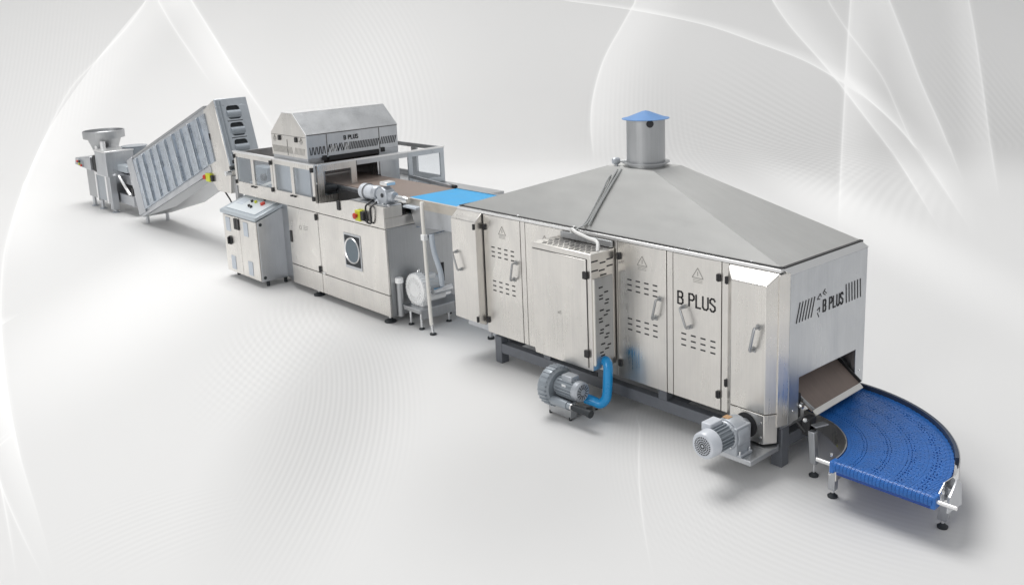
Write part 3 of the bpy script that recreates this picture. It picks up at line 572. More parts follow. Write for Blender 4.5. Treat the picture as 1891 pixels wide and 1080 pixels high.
cb.tube([(-5.23, 5.70, 1.94), onhood(-5.25, 1.86), onhood(-5.28, 1.75), onhood(-5.315, 1.6), onhood(-5.335, 1.49)], .009, 8, 5)
cb.build('sensor_cable', CABLE, ov)
MB().tube([(-5.46, 5.335, 1.44), (-5.45, 5.33, 1.47), (-5.38, 5.31, 1.455), (-5.22, 5.28, 1.44), (-5.09, 5.25, 1.43), (-5.04, 5.2, 1.37)], .014, 10, 6).build('cable_conduit', LCAB, ov)
MB().box(-5.60, -5.02, 5.338, 5.360, 1.378, 1.43).build('mounting_ledge', STEELD, ov, bevel=.004)

# fan cabinet hung on the front
bx0, bx1, by0, by1, bz0, bz1 = -5.684, -5.007, 5.075, 5.36, .415, 1.372
fc = MB().box(bx0, bx1, by0 + .012, by1, bz0, bz1).build('fan_cabinet', STEEL, ov, bevel=.006)
MB().box(bx0 + .012, bx1 - .045, by0, by0 + .014, bz0 + .022, bz1 - .048).build('cabinet_door', STEEL, fc, bevel=.004)
g = MB().box(bx0 + .008, bx1 - .041, by0 + .009, by0 + .0122, bz1 - .048, bz1 - .044).box(bx1 - .045, bx1 - .041, by0 + .009, by0 + .0122, bz0 + .02, bz1 - .046)
g.build('door_gap', DARK, fc, smooth=False)
for z in (1.20, .555): MB().box(bx1 - .075, bx1 - .028, by0 - .012, by0 + .010, z - .03, z + .03).build('door_latch', BLACK, fc, bevel=.004)
s = MB()
for r in range(7):
    for k in range(9):
        x = bx0 + .09 + k * .062 + (.0 if r % 2 else .025); y = by0 + .05 + r * .034
        s.obox((x, y, bz1 + .0005), V((1, .25, 0)), V((-.25, 1, 0)), Z_, .040, .0125, .003)
s.build('top_slots', DARK, fc, smooth=False)
s = MB()
for (y, z, l) in ((5.13, 1.31, .09), (5.22, 1.285, .08), (5.30, 1.30, .085), (5.13, 1.235, .09), (5.21, 1.225, .08), (5.30, 1.245, .085), (5.225, 1.185, .09)):
    s.obox((bx1 + .0005, y, z), Y_, Z_, X_, l * .8, .011, .003)
s.build('side_slots', DARK, fc, smooth=False)
sp = MB().box(bx1, bx1 + .008, by0 + .045, by1 - .035, .47, 1.17).build('side_panel', STEELD, fc, bevel=.002)
MB().box(bx1 + .0, bx1 + .018, by0 + .025, by0 + .036, .46, 1.17).build('side_trim', CREAM, fc, bevel=.002)
s = MB()
random.seed(3)
for r in range(13):
    z = 1.09 - r * .047; y = 5.20 + (.045 if r % 2 else -.01) + random.uniform(-.01, .01)
    s.obox((bx1 + .0085, y, z), Y_, Z_, X_, .045, .011, .003)
    if r % 3: s.obox((bx1 + .0085, y + (-.06 if r % 2 else .07), z - .02), Y_, Z_, X_, .04, .011, .003)
s.build('panel_slots', DARK, fc, smooth=False)
k = MB()
for r in range(3): k.obox((-5.36 + .0, by0 - .001, .845 - r * .008), V((1, 0, .4 - .2 * r)), V((-.4, 0, 1)), Y_, .04, .004, .002)
k.build('etched_logo', ENGR, fc, smooth=False)

# drive motor on its shelf
MB().box(-3.95, -3.478, 5.03, 5.366, .150, .188).build('motor_shelf', STEELC, ov, bevel=.004)
MB().box(-3.93, -3.50, 5.366, 5.44, .15, .186).build('shelf_bracket', STEELD, ov)
def gearmotor(root, cx, cz, y0, y1, m1, m2, r=.088, name='gear_motor'):
    yb = y0 + (y1 - y0) * .48
    mo = MB()
    mo.cyl((cx, y0 + .07, cz), (cx, yb, cz), r * .80, seg=28)
    mot = mo.build(name, m1, root)
    fn = MB()
    for i in range(22):
        a = 2 * PI * i / 22; d = V((math.cos(a), 0, math.sin(a)))
        fn.obox(V((cx, (y0 + .07 + yb) / 2, cz)) + d * r * .86, Y_, d.cross(Y_), d, yb - y0 - .10, .006, r * .22)
    fn.build('cooling_fins', m1, mot)
    co = MB().lathe([(0, 0), (r * .62, 0), (r * .9, .003), (r * 1.0, .016), (r * 1.03, .09), (r * .9, .095)], (cx, y0, cz), Y_, 36).build('fan_cover', m2, mot)
    g = MB()
    for k in range(1, 5):
        rr = r * .16 * k; nseg = 6 + 5 * k
        for i in range(nseg):
            a = 2 * PI * i / nseg + k * .3; g.obox((cx + rr * math.cos(a), y0 - .0004, cz + rr * math.sin(a)), (math.cos(a), 0, math.sin(a)), (-math.sin(a), 0, math.cos(a)), Y_, r * .10, r * .085, .003)
    g.build('fan_grille', DARK, mot, smooth=False)
    MB().box(cx - r * .95, cx - r * .1, y0 + .10, yb - .02, cz + r * .62, cz + r * 1.25).build('terminal_box', m2, mot, bevel=.008)
    return mot, yb
gm, yb = gearmotor(ov, -3.655, .345, 4.735, 5.265, MOTOR, ALUL, r=.094)
gx = MB()
gx.lathe([(0, 0), (.098, 0), (.104, .01), (.104, .022), (.085, .028), (.085, .07)], (-3.665, yb - .01, .335), Y_, 28)
gx.box(-3.77, -3.575, yb + .015, 5.17, .20, .40); gx.lathe([(.0, 0), (.108, 0), (.112, .01), (.112, .12), (.10, .13), (0, .13)], (-3.672, yb + .03, .325), Y_, 24)
gx.lathe([(.0, 0), (.10, 0), (.10, .02), (.06, .03), (.045, .11), (0, .11)], (-3.69, 5.165, .318), Y_, 24)
gx.box(-3.80, -3.55, yb + .03, 5.16, .188, .21)
gxo = gx.build('gearbox', ALU, gm, bevel=.006)
b = MB()
for x in (-3.785, -3.565):
    for y in (5.03, 5.14): b.cyl((x, y, .188), (x, y, .235), .008)
for i in range(8):
    a = 2 * PI * i / 8; b.cyl((-3.665 + .092 * math.cos(a), yb - .02, .335 + .092 * math.sin(a)), (-3.665 + .092 * math.cos(a), yb - .008, .335 + .092 * math.sin(a)), .007, seg=6)
b.build('bolts', CHROME, gm)
MB().box(-3.72, -3.67, yb + .05, yb + .10, .434, .440).build('rating_plate', ORANGE, gm)

# ================================================================ GREY BLOWER
bl = thing('side_channel_blower', 'blue-grey side channel blower with ribbed ring and bright blue hose in front of the oven', 'blower', (-5.25, 5.05, 0))
def blower(root, c, ax, sd, r, m1, m2, motor_len, ribs=26):
    """ring housing centred at c, axis ax (points to the motor), sd = sideways"""
    c = V(c); ax = V(ax); sd = V(sd)
    h = MB().lathe([(0, -.015), (r * .45, -.02), (r * .55, 0), (r * .62, 0), (r * .80, -.022), (r * .97, -.01), (r * 1.0, .03), (r * .97, .075), (r * .8, .092), (r * .55, .085), (0, .085)], c - ax * .045, ax, 40)
    ho = h.build('ring_housing', m1, root)
    rb = MB()
    for i in range(ribs):
        a = 2 * PI * i / ribs; d = sd * math.cos(a) + Z_ * math.sin(a)
        rb.obox(c + d * r * .93 - ax * .005, ax, d.cross(ax), d, .085, .010, r * .20)
    rb.build('housing_ribs', m1, ho)
    mo = MB().cyl(c + ax * .04 + Z_ * .02, c + ax * (.04 + motor_len) + Z_ * .02, r * .46, seg=28)
    mt = mo.build('motor', m1, root, bevel=.006)
    f = MB()
    for i in range(20):
        a = 2 * PI * i / 20; d = sd * math.cos(a) + Z_ * math.sin(a)
        f.obox(c + ax * (.04 + motor_len * .45) + Z_ * .02 + d * r * .48, ax, d.cross(ax), d, motor_len * .7, .006, r * .10)
    f.build('cooling_fins', m1, mt)
    e = c + ax * (.04 + motor_len) + Z_ * .02
    MB().lathe([(r * .48, -.05), (r * .50, 0), (r * .42, .015), (0, .017)], e, ax, 30).build('fan_cover', m2, mt)
    g = MB()
    for i in range(14):
        a = 2 * PI * i / 14; d = sd * math.cos(a) + Z_ * math.sin(a); g.obox(e + ax * .0165 + d * r * .27, d, d.cross(ax), ax, r * .22, .006, .003)
    g.build('fan_grille', DARK, mt, smooth=False)
    MB().obox(c + ax * (.04 + motor_len * .5) + Z_ * (.02 + r * .55), ax, sd, Z_, motor_len * .45, r * .55, r * .28).build('terminal_box', m2, mt, bevel=.006)
    return ho, mt
bh, bm_ = blower(bl, (-5.335, 4.99, .242), X_, Y_, .165, MOTOR, ALU, .25)
MB().box(-5.20, -5.155, 4.92, 4.925, .27, .31).build('label_plate', WHITE, bm_)
p = MB().cyl((-5.30, 4.905, .155), (-5.115, 4.905, .155), .038, .035).cyl((-5.115, 4.905, .155), (-5.07, 4.905, .155), .028, .026)
p.build('silencer', MOTOR, bl)
MB().cyl((-5.075, 4.905, .155), (-5.06, 4.905, .155), .030).build('pipe_clamp', TRIM, bl)
MB().cyl((-5.06, 4.905, .155), (-4.90, 4.915, .15), .026, .028).cyl((-4.90, 4.915, .15), (-4.87, 4.915, .148), .032).build('outlet_pipe', RUBBER, bl)
MB().cyl((-5.28, 5.07, .16), (-5.08, 5.09, .16), .035).build('inlet_pipe', MOTOR, bl)
ba = MB().box(-5.385, -5.13, 4.945, 5.02, .015, .09).box(-5.385, -5.13, 5.02, 5.25, .06, .088).box(-5.385, -5.13, 5.20, 5.27, .015, .09)
bo = ba.build('base_plate', STEELD, bl, bevel=.003)
for x in (-5.375, -5.145):
    for y in (4.955, 5.255): MB().cyl((x, y, 0), (x, y, .03), .013).build('foot', RUBBER, bl)
MB().box(-5.33, -5.18, 4.96, 5.06, .088, .125).build('foot_bracket', ALU, bl, bevel=.004)
ht = MB().tube([(-5.00, 5.215, .475), (-4.97, 5.21, .47), (-4.95, 5.20, .43), (-4.945, 5.19, .36), (-4.945, 5.18, .24), (-4.95, 5.165, .175), (-4.985, 5.14, .135), (-5.03, 5.12, .145), (-5.09, 5.095, .162)], .040, 18, 6)
ho = ht.build('hose', HOSE, bl)
MB().cyl((-5.045, 5.115, .148), (-5.10, 5.09, .163), .042, seg=20).build('hose_cuff', HOSE, ho)

# ================================================================ CURVED CONVEYOR
cc = thing('curved_conveyor', 'low quarter-turn conveyor with blue modular plastic belt at the oven outlet', 'conveyor', (-3.0, 5.8, 0))
CX, CY, R0, R1, ZB = -3.50, 5.215, .545, 1.20, .315
def arc(r, a, z): return V((CX + r * math.cos(a), CY + r * math.sin(a), z))
bs = MB()
NA = 40
for i in range(NA):
    a, b_ = [math.radians(91 * k / NA) for k in (i, i + 1)]
    q = [arc(R0, a, ZB - .03), arc(R1, a, ZB - .03), arc(R1, b_, ZB - .03), arc(R0, b_, ZB - .03)]
    bs.add(q + [v + Z_ * .022 for v in q], [(0, 1, 2, 3), (4, 5, 6, 7), (0, 3, 7, 4), (1, 2, 6, 5)])
belt = bs.build('belt', BLUED, cc)
md = MB()
NR = 88; holes = (.66, .80, .95, 1.10)
for i in range(NR):
    a = math.radians(90.2 * (i + .5) / NR); U = V((-math.sin(a), math.cos(a), 0)); Rv = V((math.cos(a), math.sin(a), 0))
    r = R0 + .002
    k = 0
    while r < R1 - .004:
        w = .0275 if (k + i * 3) % 5 > 1 else .0215
        gap = .0022
        for hrad in holes:
            if abs(r + w / 2 - hrad) < .0135 and i % 2 == 0: gap = .021
        w2 = min(w, R1 - r); pitch = math.radians(90.2 / NR) * (r + w2 / 2)
        md.obox(arc(r + w2 / 2, a, ZB - .004) + U * (.1 * pitch if k % 2 else -.1 * pitch), Rv, U, Z_, w2 - gap * .6, pitch * (.70 if i % 3 else .78), .008)
        r += w; k += 1
md.build('belt_modules', BLUE, belt, smooth=False)
ns = MB()
ns.cyl((CX + R0, CY - .01, ZB - .035), (CX + R1, CY - .01, ZB - .035), .033, seg=24)
nose = ns.build('belt_nose', BLUED, cc)
md = MB()
for i in range(26):
    x0 = CX + R0 + .003 + i * (R1 - R0) / 26
    for k in range(12):
        a = math.radians(97 - k * 15.5 - (7 if i % 2 else 0)); d = V((0, -math.cos(a), math.sin(a)))
        md.obox(V((x0 + .0115, CY - .01, ZB - .035)) + d * .035, X_, X_.cross(d), d, .0225, .0082, .005)
md.build('nose_modules', BLUE, nose, smooth=False)
MB().box(CX + R0 + .01, CX + R1 - .01, CY - .006, CY + .03, ZB - .098, ZB - .03).build('return_belt', BLUED, cc)
def arcplate(r, th, a0, a1, z0, z1, n=28):
    m = MB()
    for i in range(n):
        a, b_ = [math.radians(a0 + (a1 - a0) * k / n) for k in (i, i + 1)]
        za, zb = (z0(a) if callable(z0) else z0), (z0(b_) if callable(z0) else z0)
        va = [arc(r, a, za), arc(r + th, a, za), arc(r + th, b_, zb), arc(r, b_, zb), arc(r, a, z1), arc(r + th, a, z1), arc(r + th, b_, z1), arc(r, b_, z1)]
        f = [(0, 1, 2, 3), (4, 5, 6, 7), (0, 3, 7, 4), (1, 2, 6, 5)]
        if i == 0: f.append((0, 1, 5, 4))
        if i == n - 1: f.append((2, 3, 7, 6))
        m.add(va, f)
    return m
arcplate(R1 + .002, .022, 24, 93, ZB - .02, ZB + .032).build('guide_rail', NAVY, cc)
arcplate(R1 + .026, .006, 14, 93, ZB - .10, ZB + .026).build('outer_side_plate', STEELD, cc)
arcplate(R0 - .010, .008, 2, 92, lambda a: ZB - .16 + .06 * math.sin(a) ** 8, ZB + .006).build('inner_side_plate', STEEL, cc)
# curved end plate at the outer exit
pl = MB()
pts = [arc(R1 + .030, math.radians(16), 0), V((CX + R1 + .014, CY + .22, 0)), V((CX + R1 - .004, CY + .12, 0)), V((CX + R1 + .006, CY + .03, 0))]
tops = [ZB + .045, ZB + .05, ZB + .035, ZB + .0]; bots = [ZB - .10, ZB - .11, ZB - .10, ZB - .06]
n = len(pts)
for i in range(n - 1):
    a, b_ = pts[i], pts[i + 1]; o = V((.006, 0, 0))
    q = [a + Z_ * bots[i], b_ + Z_ * bots[i + 1], b_ + Z_ * tops[i + 1], a + Z_ * tops[i]]
    pl.add(q + [v + o for v in q], [(0, 1, 2, 3), (4, 5, 6, 7), (0, 1, 5, 4), (2, 3, 7, 6), (0, 3, 7, 4), (1, 2, 6, 5)])
pl.build('end_plate', CHROME, cc)
MB().prism([(-2.245, 5.255, .20), (-2.245, 5.44, .19), (-2.265, 5.47, .31), (-2.27, 5.42, .355), (-2.25, 5.33, .335), (-2.245, 5.27, .30)], (.010, 0, 0)).build('outer_bracket', STEELC, cc)
for sx, x0, x1 in ((0, -3.085, -2.97), (1, -2.29, -2.165)):
    MB().cyl((x0, 5.205, .28), (x1, 5.205, .28), .014, seg=16).build('roller_shaft', TRIM, cc)
for x in (-2.965, -2.298): MB().box(x - .012, x + .018, 5.175, 5.245, .235, .315).build('bearing_block', BLUE, cc, bevel=.006)
b = MB()
for p in ((-2.99, 5.225, .335), (-2.985, 5.20, .215), (-2.262, 5.235, .335), (-2.255, 5.30, .29)): b.lathe([(0, .012), (.012, .009), (.014, 0), (0, 0)], p, V((-.5, -.7, .4)), 12)
b.build('bolts', CHROME, cc)
# legs
def plate_leg(x, y, z0, z1, w, dx=0, th=.045):
    l = MB().prism([(x - w / 2, y, z0), (x + w / 2, y, z0), (x + w / 2 + dx, y - .03, z1), (x - w / 2 + dx, y - .03, z1)], (0, th, 0)).build('leg', STEELC, cc, bevel=.004)
    f = MB().lathe([(0, 0), (.032, 0), (.034, .012), (.02, .022), (.014, .03), (0, .03)], (x, y + th / 2, 0), Z_, 20).build('foot', RUBBER, l)
    MB().cyl((x, y + th / 2, .02), (x, y + th / 2, z0 + .02), .010).build('spindle', CHROME, l)
plate_leg(-3.015, 5.275, .055, .255, .050, dx=.02)
plate_leg(-2.335, 5.40, .055, .30, .06, dx=.05)
plate_leg(-3.26, 5.445, .095, .345, .048, dx=.0)
plate_leg(-3.30, 6.36, .055, .22, .05)
MB().obox((-3.245, 5.50, .375), V((.35, 1, 0)), V((1, -.35, 0)), V((0, -.3, 1)), .11, .055, .012).build('leg_bracket', STEELC, cc, bevel=.003)
dv = MB().box(-3.36, -3.30, 5.46, 5.55, .28, .41); dv.cyl((-3.38, 5.49, .33), (-3.30, 5.49, .33), .03).cyl((-3.40, 5.47, .36), (-3.33, 5.47, .30), .016)
dv.build('belt_tensioner', BLACK, cc, bevel=.006)
MB().lathe([(0, .012), (.014, .01), (.017, 0), (0, 0)], (-3.33, 5.458, .395), V((0, -.8, .5)), 14).build('tensioner_bolt', CHROME, cc)
MB().prism([(-3.20, 5.662, .175), (-3.14, 5.632, .175), (-3.165, 5.645, .235)], (-.003, -.004, 0)).build('warning_sticker', YEL, cc)
MB().box(CX - .03, CX + .02, CY + R0, CY + R1, ZB - .05, ZB - .006).build('infeed_bar', STEELC, cc)

# ================================================================ PRESS MACHINE
pm = thing('press_machine', 'large stainless steel press machine with clear guard box and gabled hood above a round window', 'bakery machine', (-9.5, 6.1, 0))
YB = 6.95
P = [(-10.43, 5.39), (-8.30, 5.39), (-8.30, YB), (-10.95, YB), (-10.95, 5.50)]
MB().prism([(x, y, .08) for x, y in P], (0, 0, .97)).build('body', STEELC, pm, bevel=.004)
MB().prism([(-10.95, 5.50, .082), (-10.435, 5.378, .082), (-10.435, 5.40, .082), (-10.95, 5.52, .082)], (0, 0, .965)).build('corner_panel', STEELC, pm)
MB().box(-10.42, -8.31, 5.387, 5.3905, .084, 1.046).build('seam_liner', SEAM, pm, smooth=False)
fps = []
for (x0, x1, z0, z1, nm) in ((-10.428, -9.716, .326, 1.045, 'door'), (-9.706, -8.304, .326, 1.045, 'door'), (-10.428, -9.716, .082, .318, 'plinth_panel'), (-9.706, -8.304, .082, .318, 'plinth_panel')):
    fps.append(MB().box(x0, x1, 5.366, 5.3885, z0, z1).build(nm, STEEL, pm, bevel=.003))
# upper band with raised shoulder
ub = MB().box(-11.73, -8.302, 5.374, YB, 1.053, 1.160)
ub.build('table_frame', STEEL, pm, bevel=.004)
MB().prism([(-9.66, 5.366, 1.053), (-8.303, 5.366, 1.053), (-8.303, 5.366, 1.290), (-8.98, 5.366, 1.286), (-9.66, 5.366, 1.165)], (0, .006, 0)).build('shoulder_panel', STEEL, pm)
MB().box(-11.73, -9.665, 5.3675, 5.3735, 1.053, 1.165).build('band_panel', STEEL, pm)
MB().box(-9.0, -8.302, 5.374, 5.60, 1.162, 1.284).build('motor_console', STEEL, pm, bevel=.004)
MB().box(-8.96, -8.31, 5.38, 5.60, 1.286, 1.294).build('console_top', STEELD, pm)
# round window
wf = MB().box(-9.145, -8.80, 5.359, 5.3655, .50, .905).build('window_frame', STEELC, fps[1], bevel=.002)
MB().box(-9.125, -8.825, 5.3555, 5.3585, .535, .88).build('window_recess', RUBBER, fps[1])
MB().lathe([(.132, 0), (.145, -.012), (.152, 0), (.145, .008), (.132, 0)], (-8.975, 5.354, .715), Y_, 40).build('window_ring', TRIM, fps[1])
MB().lathe([(0, 0), (.133, 0), (.133, .002), (0, .002)], (-8.975, 5.352, .715), Y_, 40).build('window_glass', mat('dark_glass', (.10, .14, .17), .15, .0, 0, None), fps[1])
for x, z, d in ((-9.735, .995, 0), (-9.735, .37, 0)): hinge(fps[0], (x, 5.366, z), X_, Z_, -Y_, .045, .07)
MB().box(-10.41, -10.36, 5.356, 5.367, .60, .745).build('handle', BLACK, fps[0], bevel=.006)
MB().box(-9.235, -9.175, 5.352, 5.367, 1.145, 1.25).build('latch', BLACK, pm, bevel=.006)
MB().box(-9.68, -9.62, 5.355, 5.367, .325, .345).build('etched_plate', TRIM, fps[0])
k = MB()
k.lathe([(.02, 0), (.028, 0), (.028, .002), (.02, .002)], (-10.14, 5.3645, .815), Y_, 16)
for r in range(3): k.box(-10.07, -9.97 + .01 * r, 5.3645, 5.367, .80 + r * .02, .806 + r * .02)
k.build('etched_logo', ENGR, fps[0], smooth=False)
es = MB().box(-8.815, -8.715, 5.325, 5.366, 1.085, 1.205).build('emergency_stop', YEL, pm, bevel=.006)
MB().lathe([(.018, 0), (.018, .015), (.033, .022), (.033, .035), (.02, .042), (0, .042)], (-8.775, 5.325, 1.145), -Y_, 20).build('push_button', RED, es)
MB().box(-8.70, -8.64, 5.32, 5.366, 1.10, 1.20).build('cable_gland', BLACK, pm, bevel=.01)
MB().tube([(-8.61, 5.45, 1.32), (-8.60, 5.34, 1.27), (-8.59, 5.34, 1.16), (-8.60, 5.345, 1.10), (-8.66, 5.345, 1.11)], .010, 8, 6).tube([(-8.52, 5.45, 1.32), (-8.51, 5.34, 1.26), (-8.51, 5.34, 1.15), (-8.53, 5.345, 1.09), (-8.60, 5.345, 1.09), (-8.66, 5.345, 1.13)], .010, 8, 6).build('power_cable', BLACK, pm)
for x in (-9.92, -8.40):
    for y in (5.42, 6.85): foot(pm, x, y, .085, .065)
MB().box(-10.9, -10.8, 6.5, 6.6, 0, .08).build('foot', RUBBER, pm)
MB().box(-10.9, -10.8, 5.6, 5.7, 0, .08).build('foot', RUBBER, pm)
# drain post with white cap
dp = MB().cyl((-8.262, 5.475, .085), (-8.262, 5.475, .47), .036, seg=20).build('drain_post', STEELD, pm)
MB().lathe([(0, .06), (.036, .058), (.045, .045), (.045, 0), (0, 0)], (-8.262, 5.475, .455), Z_, 20).build('drain_cap', WHITE, dp)
MB().box(-8.302, -8.296, 5.39, 6.9, .09, 1.04).build('end_panel', STEELD, pm)
MB().box(-8.2955, -8.290, 6.02, 6.10, .34, .55).build('end_vent', DARK, pm)
# clear guard box
def frame(root, name, o, U, H, w, h, b, th, mull=(), glass=True, m=STEEL, mw=.06):
    """window frame in the plane (U horizontal, Z up), o = lower left corner"""
    o = V(o); U = V(U); N = U.cross(Z_); f = MB()
    def rect(a0, a1, b0, b1, mb, t): mb.obox(o + U * (a0 + a1) / 2 + Z_ * (b0 + b1) / 2, U, Z_, N, a1 - a0, b1 - b0, t)
    rect(0, w, 0, b, f, th); rect(0, w, h - b, h, f, th); rect(0, b, b, h - b, f, th); rect(w - b, w, b, h - b, f, th)
    for q in mull: rect(q - mw / 2, q + mw / 2, b, h - b, f, th)
    fo = f.build(name, m, root)
    xs = [b] + [x for q in mull for x in (q - mw / 2, q + mw / 2)] + [w - b]
    if glass:
        for i in range(0, len(xs), 2):
            g = MB(); rect(xs[i] - .004, xs[i + 1] + .004, b - .004, h - b + .004, g, .004); g.build('pane', GLASS, fo, smooth=False)
    return fo
g1 = frame(pm, 'guard_door', (-11.73, 5.355, 1.168), X_, 0, 1.05, .432, .055, .022, mull=(.51,), mw=.075)
g2 = frame(pm, 'guard_door', (-10.67, 5.355, 1.168), X_, 0, 1.0, .432, .055, .022, mull=(.48,), mw=.07)
for gd, xs in ((g1, (-11.71, -10.73)), (g2, (-10.70, -9.71))):
    for x in xs:
        for z in (1.55, 1.215):
            if gd is g2 and x < -10.5: continue
            hinge(gd, (x + (.02 if gd is g1 and x > -11 else 0), 5.344, z), X_, Z_, -Y_, .05 if x > -11 else .03, .05)
for gd, x in ((g1, -11.22), (g2, -10.19)):
    for dx in (-.04, .04): MB().box(x + dx - .022, x + dx + .022, 5.325, 5.344, 1.185 - .05 * 0, 1.205).build('latch', BLACK, gd, bevel=.004)
tr = MB().box(-11.75, -9.645, 5.335, 5.385, 1.6005, 1.618); tr.build('guard_top_rail', TRIM, pm)
frame(pm, 'guard_side_panel', (-9.655, 5.38, 1.168), Y_, 0, .52, .432, .075, .022, m=STEEL)
MB().box(-9.672, -9.632, 5.385, 7.20, 1.6005, 1.618).build('guard_top_rail', TRIM, pm)
MB().box(-9.668, -9.640, 5.905, 6.64, 1.545, 1.5995).build('guard_cross_rail', STEELC, pm)
frame(pm, 'guard_side_panel', (-9.655, 6.645, 1.168), Y_, 0, .55, .432, .06, .022, m=BLUEST)
bk = MB().box(-11.72, -9.67, 7.17, 7.20, 1.56, 1.61).box(-11.72, -9.67, 7.17, 7.20, 1.17, 1.24)
for x in (-10.32, -11.0): bk.box(x, x + .11, 7.165, 7.195, 1.24, 1.56)
bk.build('guard_back_frame', STEELD, pm)
MB().box(-11.74, -11.71, 5.39, 7.19, 1.168, 1.60).build('guard_left_panel', STEELD, pm)
MB().box(-11.7, -8.5, 6.90, 7.2, 1.10, 1.165).build('rear_shelf', STEELD, pm)
MB().bar((-9.60, 6.62, 1.315), (-8.42, 6.36, 1.345), .02, .04).build('belt_tracking_rail', STEELC, pm)
MB().cyl((-8.50, 6.40, 1.345), (-8.36, 6.38, 1.35), .022).build('rail_end', BLACK, pm)
# gabled hood
GP = [(-10.70, 1.66), (-10.70, 1.925), (-10.39, 2.172), (-10.12, 2.172), (-9.84, 1.935), (-9.84, 1.66)]
hd_ = MB().prism([(x, 5.386, z) for x, z in GP], (0, 1.254, 0)).build('hood', STEELC, pm)
MB().prism([(x, 5.3815, z) for x, z in [(-10.70, 1.66), (-10.70, 1.925), (-10.39, 2.172), (-10.12, 2.172), (-9.84, 1.935), (-9.84, 1.66)]], (0, .004, 0)).build('gable_panel', STEEL, hd_)
for x in (-10.705, ): pass
rp = MB().obox((-9.978, 6.013, 2.0585), Y_, V((.28, 0, -.237)), V((.237, 0, .28)), 1.262, .372, .006).build('roof_panel', STEELD, hd_)
MB().box(-10.40, -10.11, 5.38, 6.645, 2.172, 2.178).build('roof_cap', TRIM, hd_)
b = MB().bar((-10.12, 5.378, 2.174), (-9.836, 5.378, 1.938), .008, .008, -Y_).bar((-9.836, 5.378, 1.938), (-9.836, 5.378, 1.66), .008, .008, -Y_)
b.build('edge_trim', TRIM, hd_)
sg = MB()
for y in (5.645, 6.372): sg.box(-9.8395, -9.8365, y - .004, y + .004, 1.67, 1.925)
sg.box(-9.8395, -9.8365, 5.39, 6.64, 1.928, 1.934); sg.box(-10.31, -10.303, 5.379, 5.383, 1.67, 1.86) ; sg.box(-10.69, -9.85, 5.379, 5.3825, 1.905, 1.909)
sg.build('panel_seams', SEAM, hd_, smooth=False)
sl = MB(); random.seed(5)
def slant(y, z, l, w, d): sl.obox((-9.838, y, z), V((0, d, 1)), V((0, 1, -d)), X_, l, w, .004)
for i in range(9): slant(5.42 + i * .024, 1.745, .09, .009, .15 if i % 2 else -.1)
for i in range(30): slant(5.665 + i * .0235, 1.755, .095, .010, .35 if i > 12 else (-.25 if i % 3 else .3))
for i in range(9): slant(6.395 + i * .026, 1.765, .095, .010, .35)
sl.build('vent_slots', DARK, hd_, smooth=False)
sl2 = MB()
for i in range(9): sl2.obox((-9.8365, 5.69 + i * .018 + (.10 if i > 4 else 0), 1.745), V((0, .2, 1)), V((0, 1, -.2)), X_, .085, .005, .004)
sl2.build('slot_edges', TRIM, hd_, smooth=False)
sl = MB()
for g0, nn_ in ((-10.665, 7), (-10.45, 9), (-10.13, 8)):
    for i in range(nn_): sl.obox((g0 + i * .031, 5.381, 1.735), V((-.35 if g0 < -10.2 else .35, 0, 1)), V((1, 0, .35)), Y_, .085, .010, .004)
sl.build('vent_slots', ENGR, hd_, smooth=False)
for x in (-10.49, -10.085): MB().box(x - .025, x + .025, 5.366, 5.383, 1.84, 1.90).build('latch', BLACK, hd_, bevel=.005)
w = MB(); warn(w, -10.61, 5.3795, 1.83, .07); warn(w, -9.97, 5.3795, 1.83, .07); w.build('etched_warning', ENGR, hd_, smooth=False)
t = MB(); text(t, 'B PLUS', (-9.8385, 5.88, 1.835), Y_, Z_, X_, .045, .009, gap=.26, wscale=1.0, thick=.004); t.build('lettering', BLACK, hd_, smooth=False)
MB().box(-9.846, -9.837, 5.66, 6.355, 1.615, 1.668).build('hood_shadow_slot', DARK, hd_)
for y in (5.60, 6.41): MB().box(-9.84, -9.822, y - .025, y + .025, 1.625, 1.68).build('latch', BLACK, hd_, bevel=.004)
# tunnel sides under the hood
MB().box(-10.70, -9.84, 6.36, 6.64, 1.165, 1.659).build('tunnel_wall', STEELC, pm, bevel=.003)
MB().box(-10.70, -9.86, 5.39, 5.60, 1.165, 1.659).build('tunnel_wall', STEELC, pm, bevel=.003)
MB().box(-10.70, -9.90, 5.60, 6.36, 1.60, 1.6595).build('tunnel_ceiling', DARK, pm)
MB().box(-10.46, -10.44, 5.60, 6.36, 1.35, 1.60).build('baffle_board', BROWND, pm)
MB().box(-9.89, -9.86, 6.335, 6.358, 1.35, 1.58).build('baffle_bracket', CHROME, pm)
# belt
bt = MB().box(-11.60, -8.365, 5.715, 6.355, 1.295, 1.335).cyl((-8.365, 5.715, 1.315), (-8.365, 6.355, 1.315), .02).build('belt', BROWN, pm)
MB().box(-11.6, -8.42, 5.68, 5.713, 1.17, 1.325).box(-11.6, -8.42, 6.357, 6.39, 1.17, 1.325).build('belt_side_plate', STEELC, pm)
MB().box(-9.63, -8.35, 5.625, 5.675, 1.17, 1.30).build('side_shield', BLACK, pm)
for x in (-11.2, -10.9, -9.75):
    MB().cyl((x, 5.45, 1.30), (x, 5.66, 1.30), .045).build('roller', BLACK, pm)
MB().tube([(-10.5, 5.47, 1.24), (-10.3, 5.46, 1.36), (-10.05, 5.45, 1.385), (-9.8, 5.47, 1.36)], .010, 8, 5).build('air_line', LCAB, pm)
MB().box(-10.60, -10.50, 5.42, 5.50, 1.165, 1.38).box(-10.22, -10.14, 5.42, 5.48, 1.20, 1.36).box(-10.06, -10.0, 5.42, 5.48, 1.18, 1.30).build('pneumatic_valve', BLACK, pm, bevel=.006)
